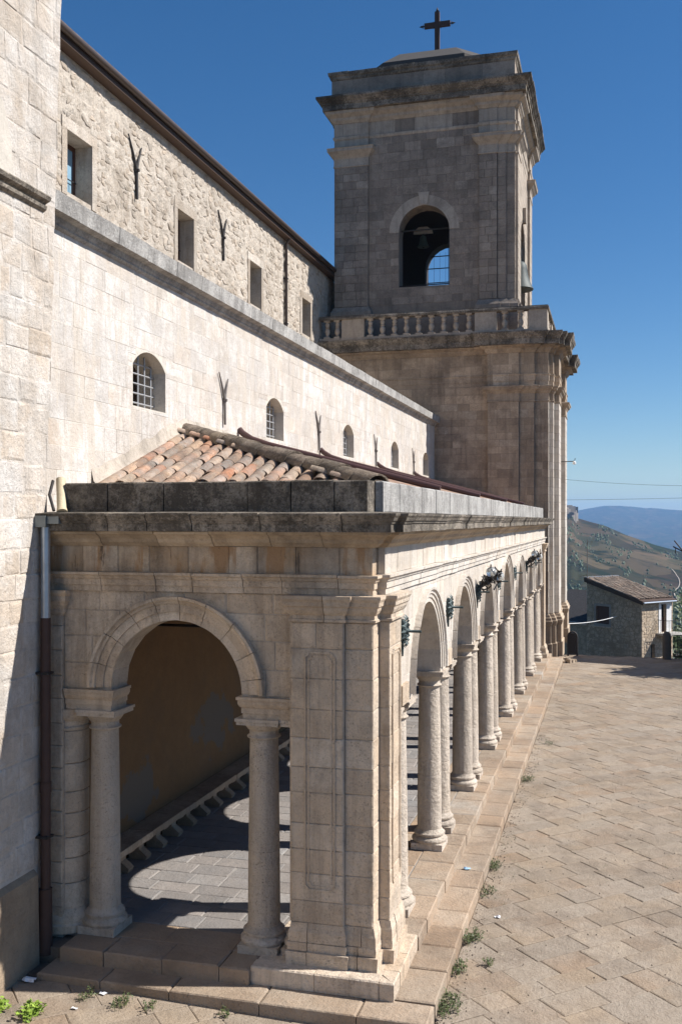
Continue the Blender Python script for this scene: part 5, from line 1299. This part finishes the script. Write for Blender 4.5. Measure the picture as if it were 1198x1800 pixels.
for (x, y, z, r, n, lab) in ((-1.84, 15.85, 0, .16, 60, 'green weed tuft below the step nearest the blue paper scrap'), (-1.80, 14.72, 0, .13, 35, 'small weed below the step left of the white scrap'), (-1.80, 13.05, 0, .17, 80, 'leafy weed tuft at the step beside the corner pier'), (-1.84, 12.1, 0, .15, 70, 'weed tuft beside the step right of the pier footing'), (-1.84, 11.15, 0, .24, 130, 'largest weed patch at the near end of the long step'), (-1.8, 21.3, 0, .2, 60, 'low weed beside the step farther along the arcade'), (-5.76, 10.13, .08, .1, 22, 'sparse weed in paving joint at left of the end step'), (-5.3, 10.1, .07, .13, 36, 'straggling weed in paving joint before the end step'), (-4.97, 10.12, .06, .08, 18, 'tiny weed in paving joint right of the straggling weed'), (-4.12, 10.25, .04, .08, 16, 'tiny weed against the end step near its middle'), (-1.5, 12.35, 0, .07, 20, 'tiny weed between paving stones right of the pier'), (-1.55, 24.9, 0, .15, 20, 'far faint weed in a paving joint')):
    weed(x, y, z, r, lab, n)
weed(-6.52, 9.55, .1, .12, 'bright yellow green leaves in the bottom left corner', 70, 'bright', .10, 1, .05); weed(-6.12, 9.58, .1, .13, 'bright green leafy plant right of the corner leaves', 80, 'bright', .10, 2, .05)
# thin weeds in the paving joints
g = G(); rr = random.Random(9)
for _ in range(420):
    v_ = rr.uniform(8.5, 30); x = rr.uniform(-1.8, 2.2) if rr.random() < .35 else -1.85 + abs(rr.gauss(0, .25)); s = rr.uniform(.008, .02)
    for _k in range(3):
        d_ = Vector((rr.gauss(0, 1), rr.gauss(0, 1), .5)).normalized() * s; w_ = d_.cross(Vector((0, 0, 1))) * .4; p = Vector((x + rr.gauss(0, .03), v_ + rr.gauss(0, .03), .004)); g.add([p, p + d_ * .6 + w_, p + d_, p + d_ * .6 - w_], [(0, 1, 2, 3)])
obj('joint_weeds', g, M['weed'], kind='stuff')
g = G(); rr = random.Random(21)
for _ in range(700):
    x = -1.87 + abs(rr.gauss(0, .12)) if rr.random() < .6 else rr.uniform(-1.8, 2.4); y = rr.uniform(9.5, 26); q = rr.uniform(.004, .014)
    g.add([(x - q, y, .003), (x + q * .6, y - q, .003), (x + q, y + q, .003), (x, y, .003 + q * 1.1)], [(0, 1, 3), (1, 2, 3), (2, 0, 3)])
obj('grit', g, M['paving_bed'], kind='stuff')
def scrap(x, y, z, s, m, label, seed):
    rr = random.Random(seed); g = G(); n = 4
    for j in range(n):
        for i in range(n): g.v.append((x + (i - 1.5) * s + rr.gauss(0, s * .2), y + (j - 1.5) * s * .6 + rr.gauss(0, s * .2), z + .008 + abs(rr.gauss(0, s * .35))))
    g.f = [(j * n + i, j * n + i + 1, (j + 1) * n + i + 1, (j + 1) * n + i) for j in range(n - 1) for i in range(n - 1)]
    tag(obj('paper_scrap', g, m), label, 'litter', 'paper litter')
scrap(-2.16, 15.15, .185, .036, M['bluepaper'], 'pale blue and white paper scrap lying on the lower step', 1)
scrap(-1.55, 13.85, .005, .025, M['paper'], 'crumpled white scrap on the piazza paving', 2)
scrap(-6.60, 10.28, .11, .055, M['paper'], 'white paper scrap in the shaded corner by the buttress', 3)
scrap(-5.62, 10.25, .09, .028, M['paper'], 'small crumpled paper before the end step', 4)
scrap(-5.75, 9.85, .09, .02, M['paper'], 'tiny white scrap on paving near the bottom edge', 5)
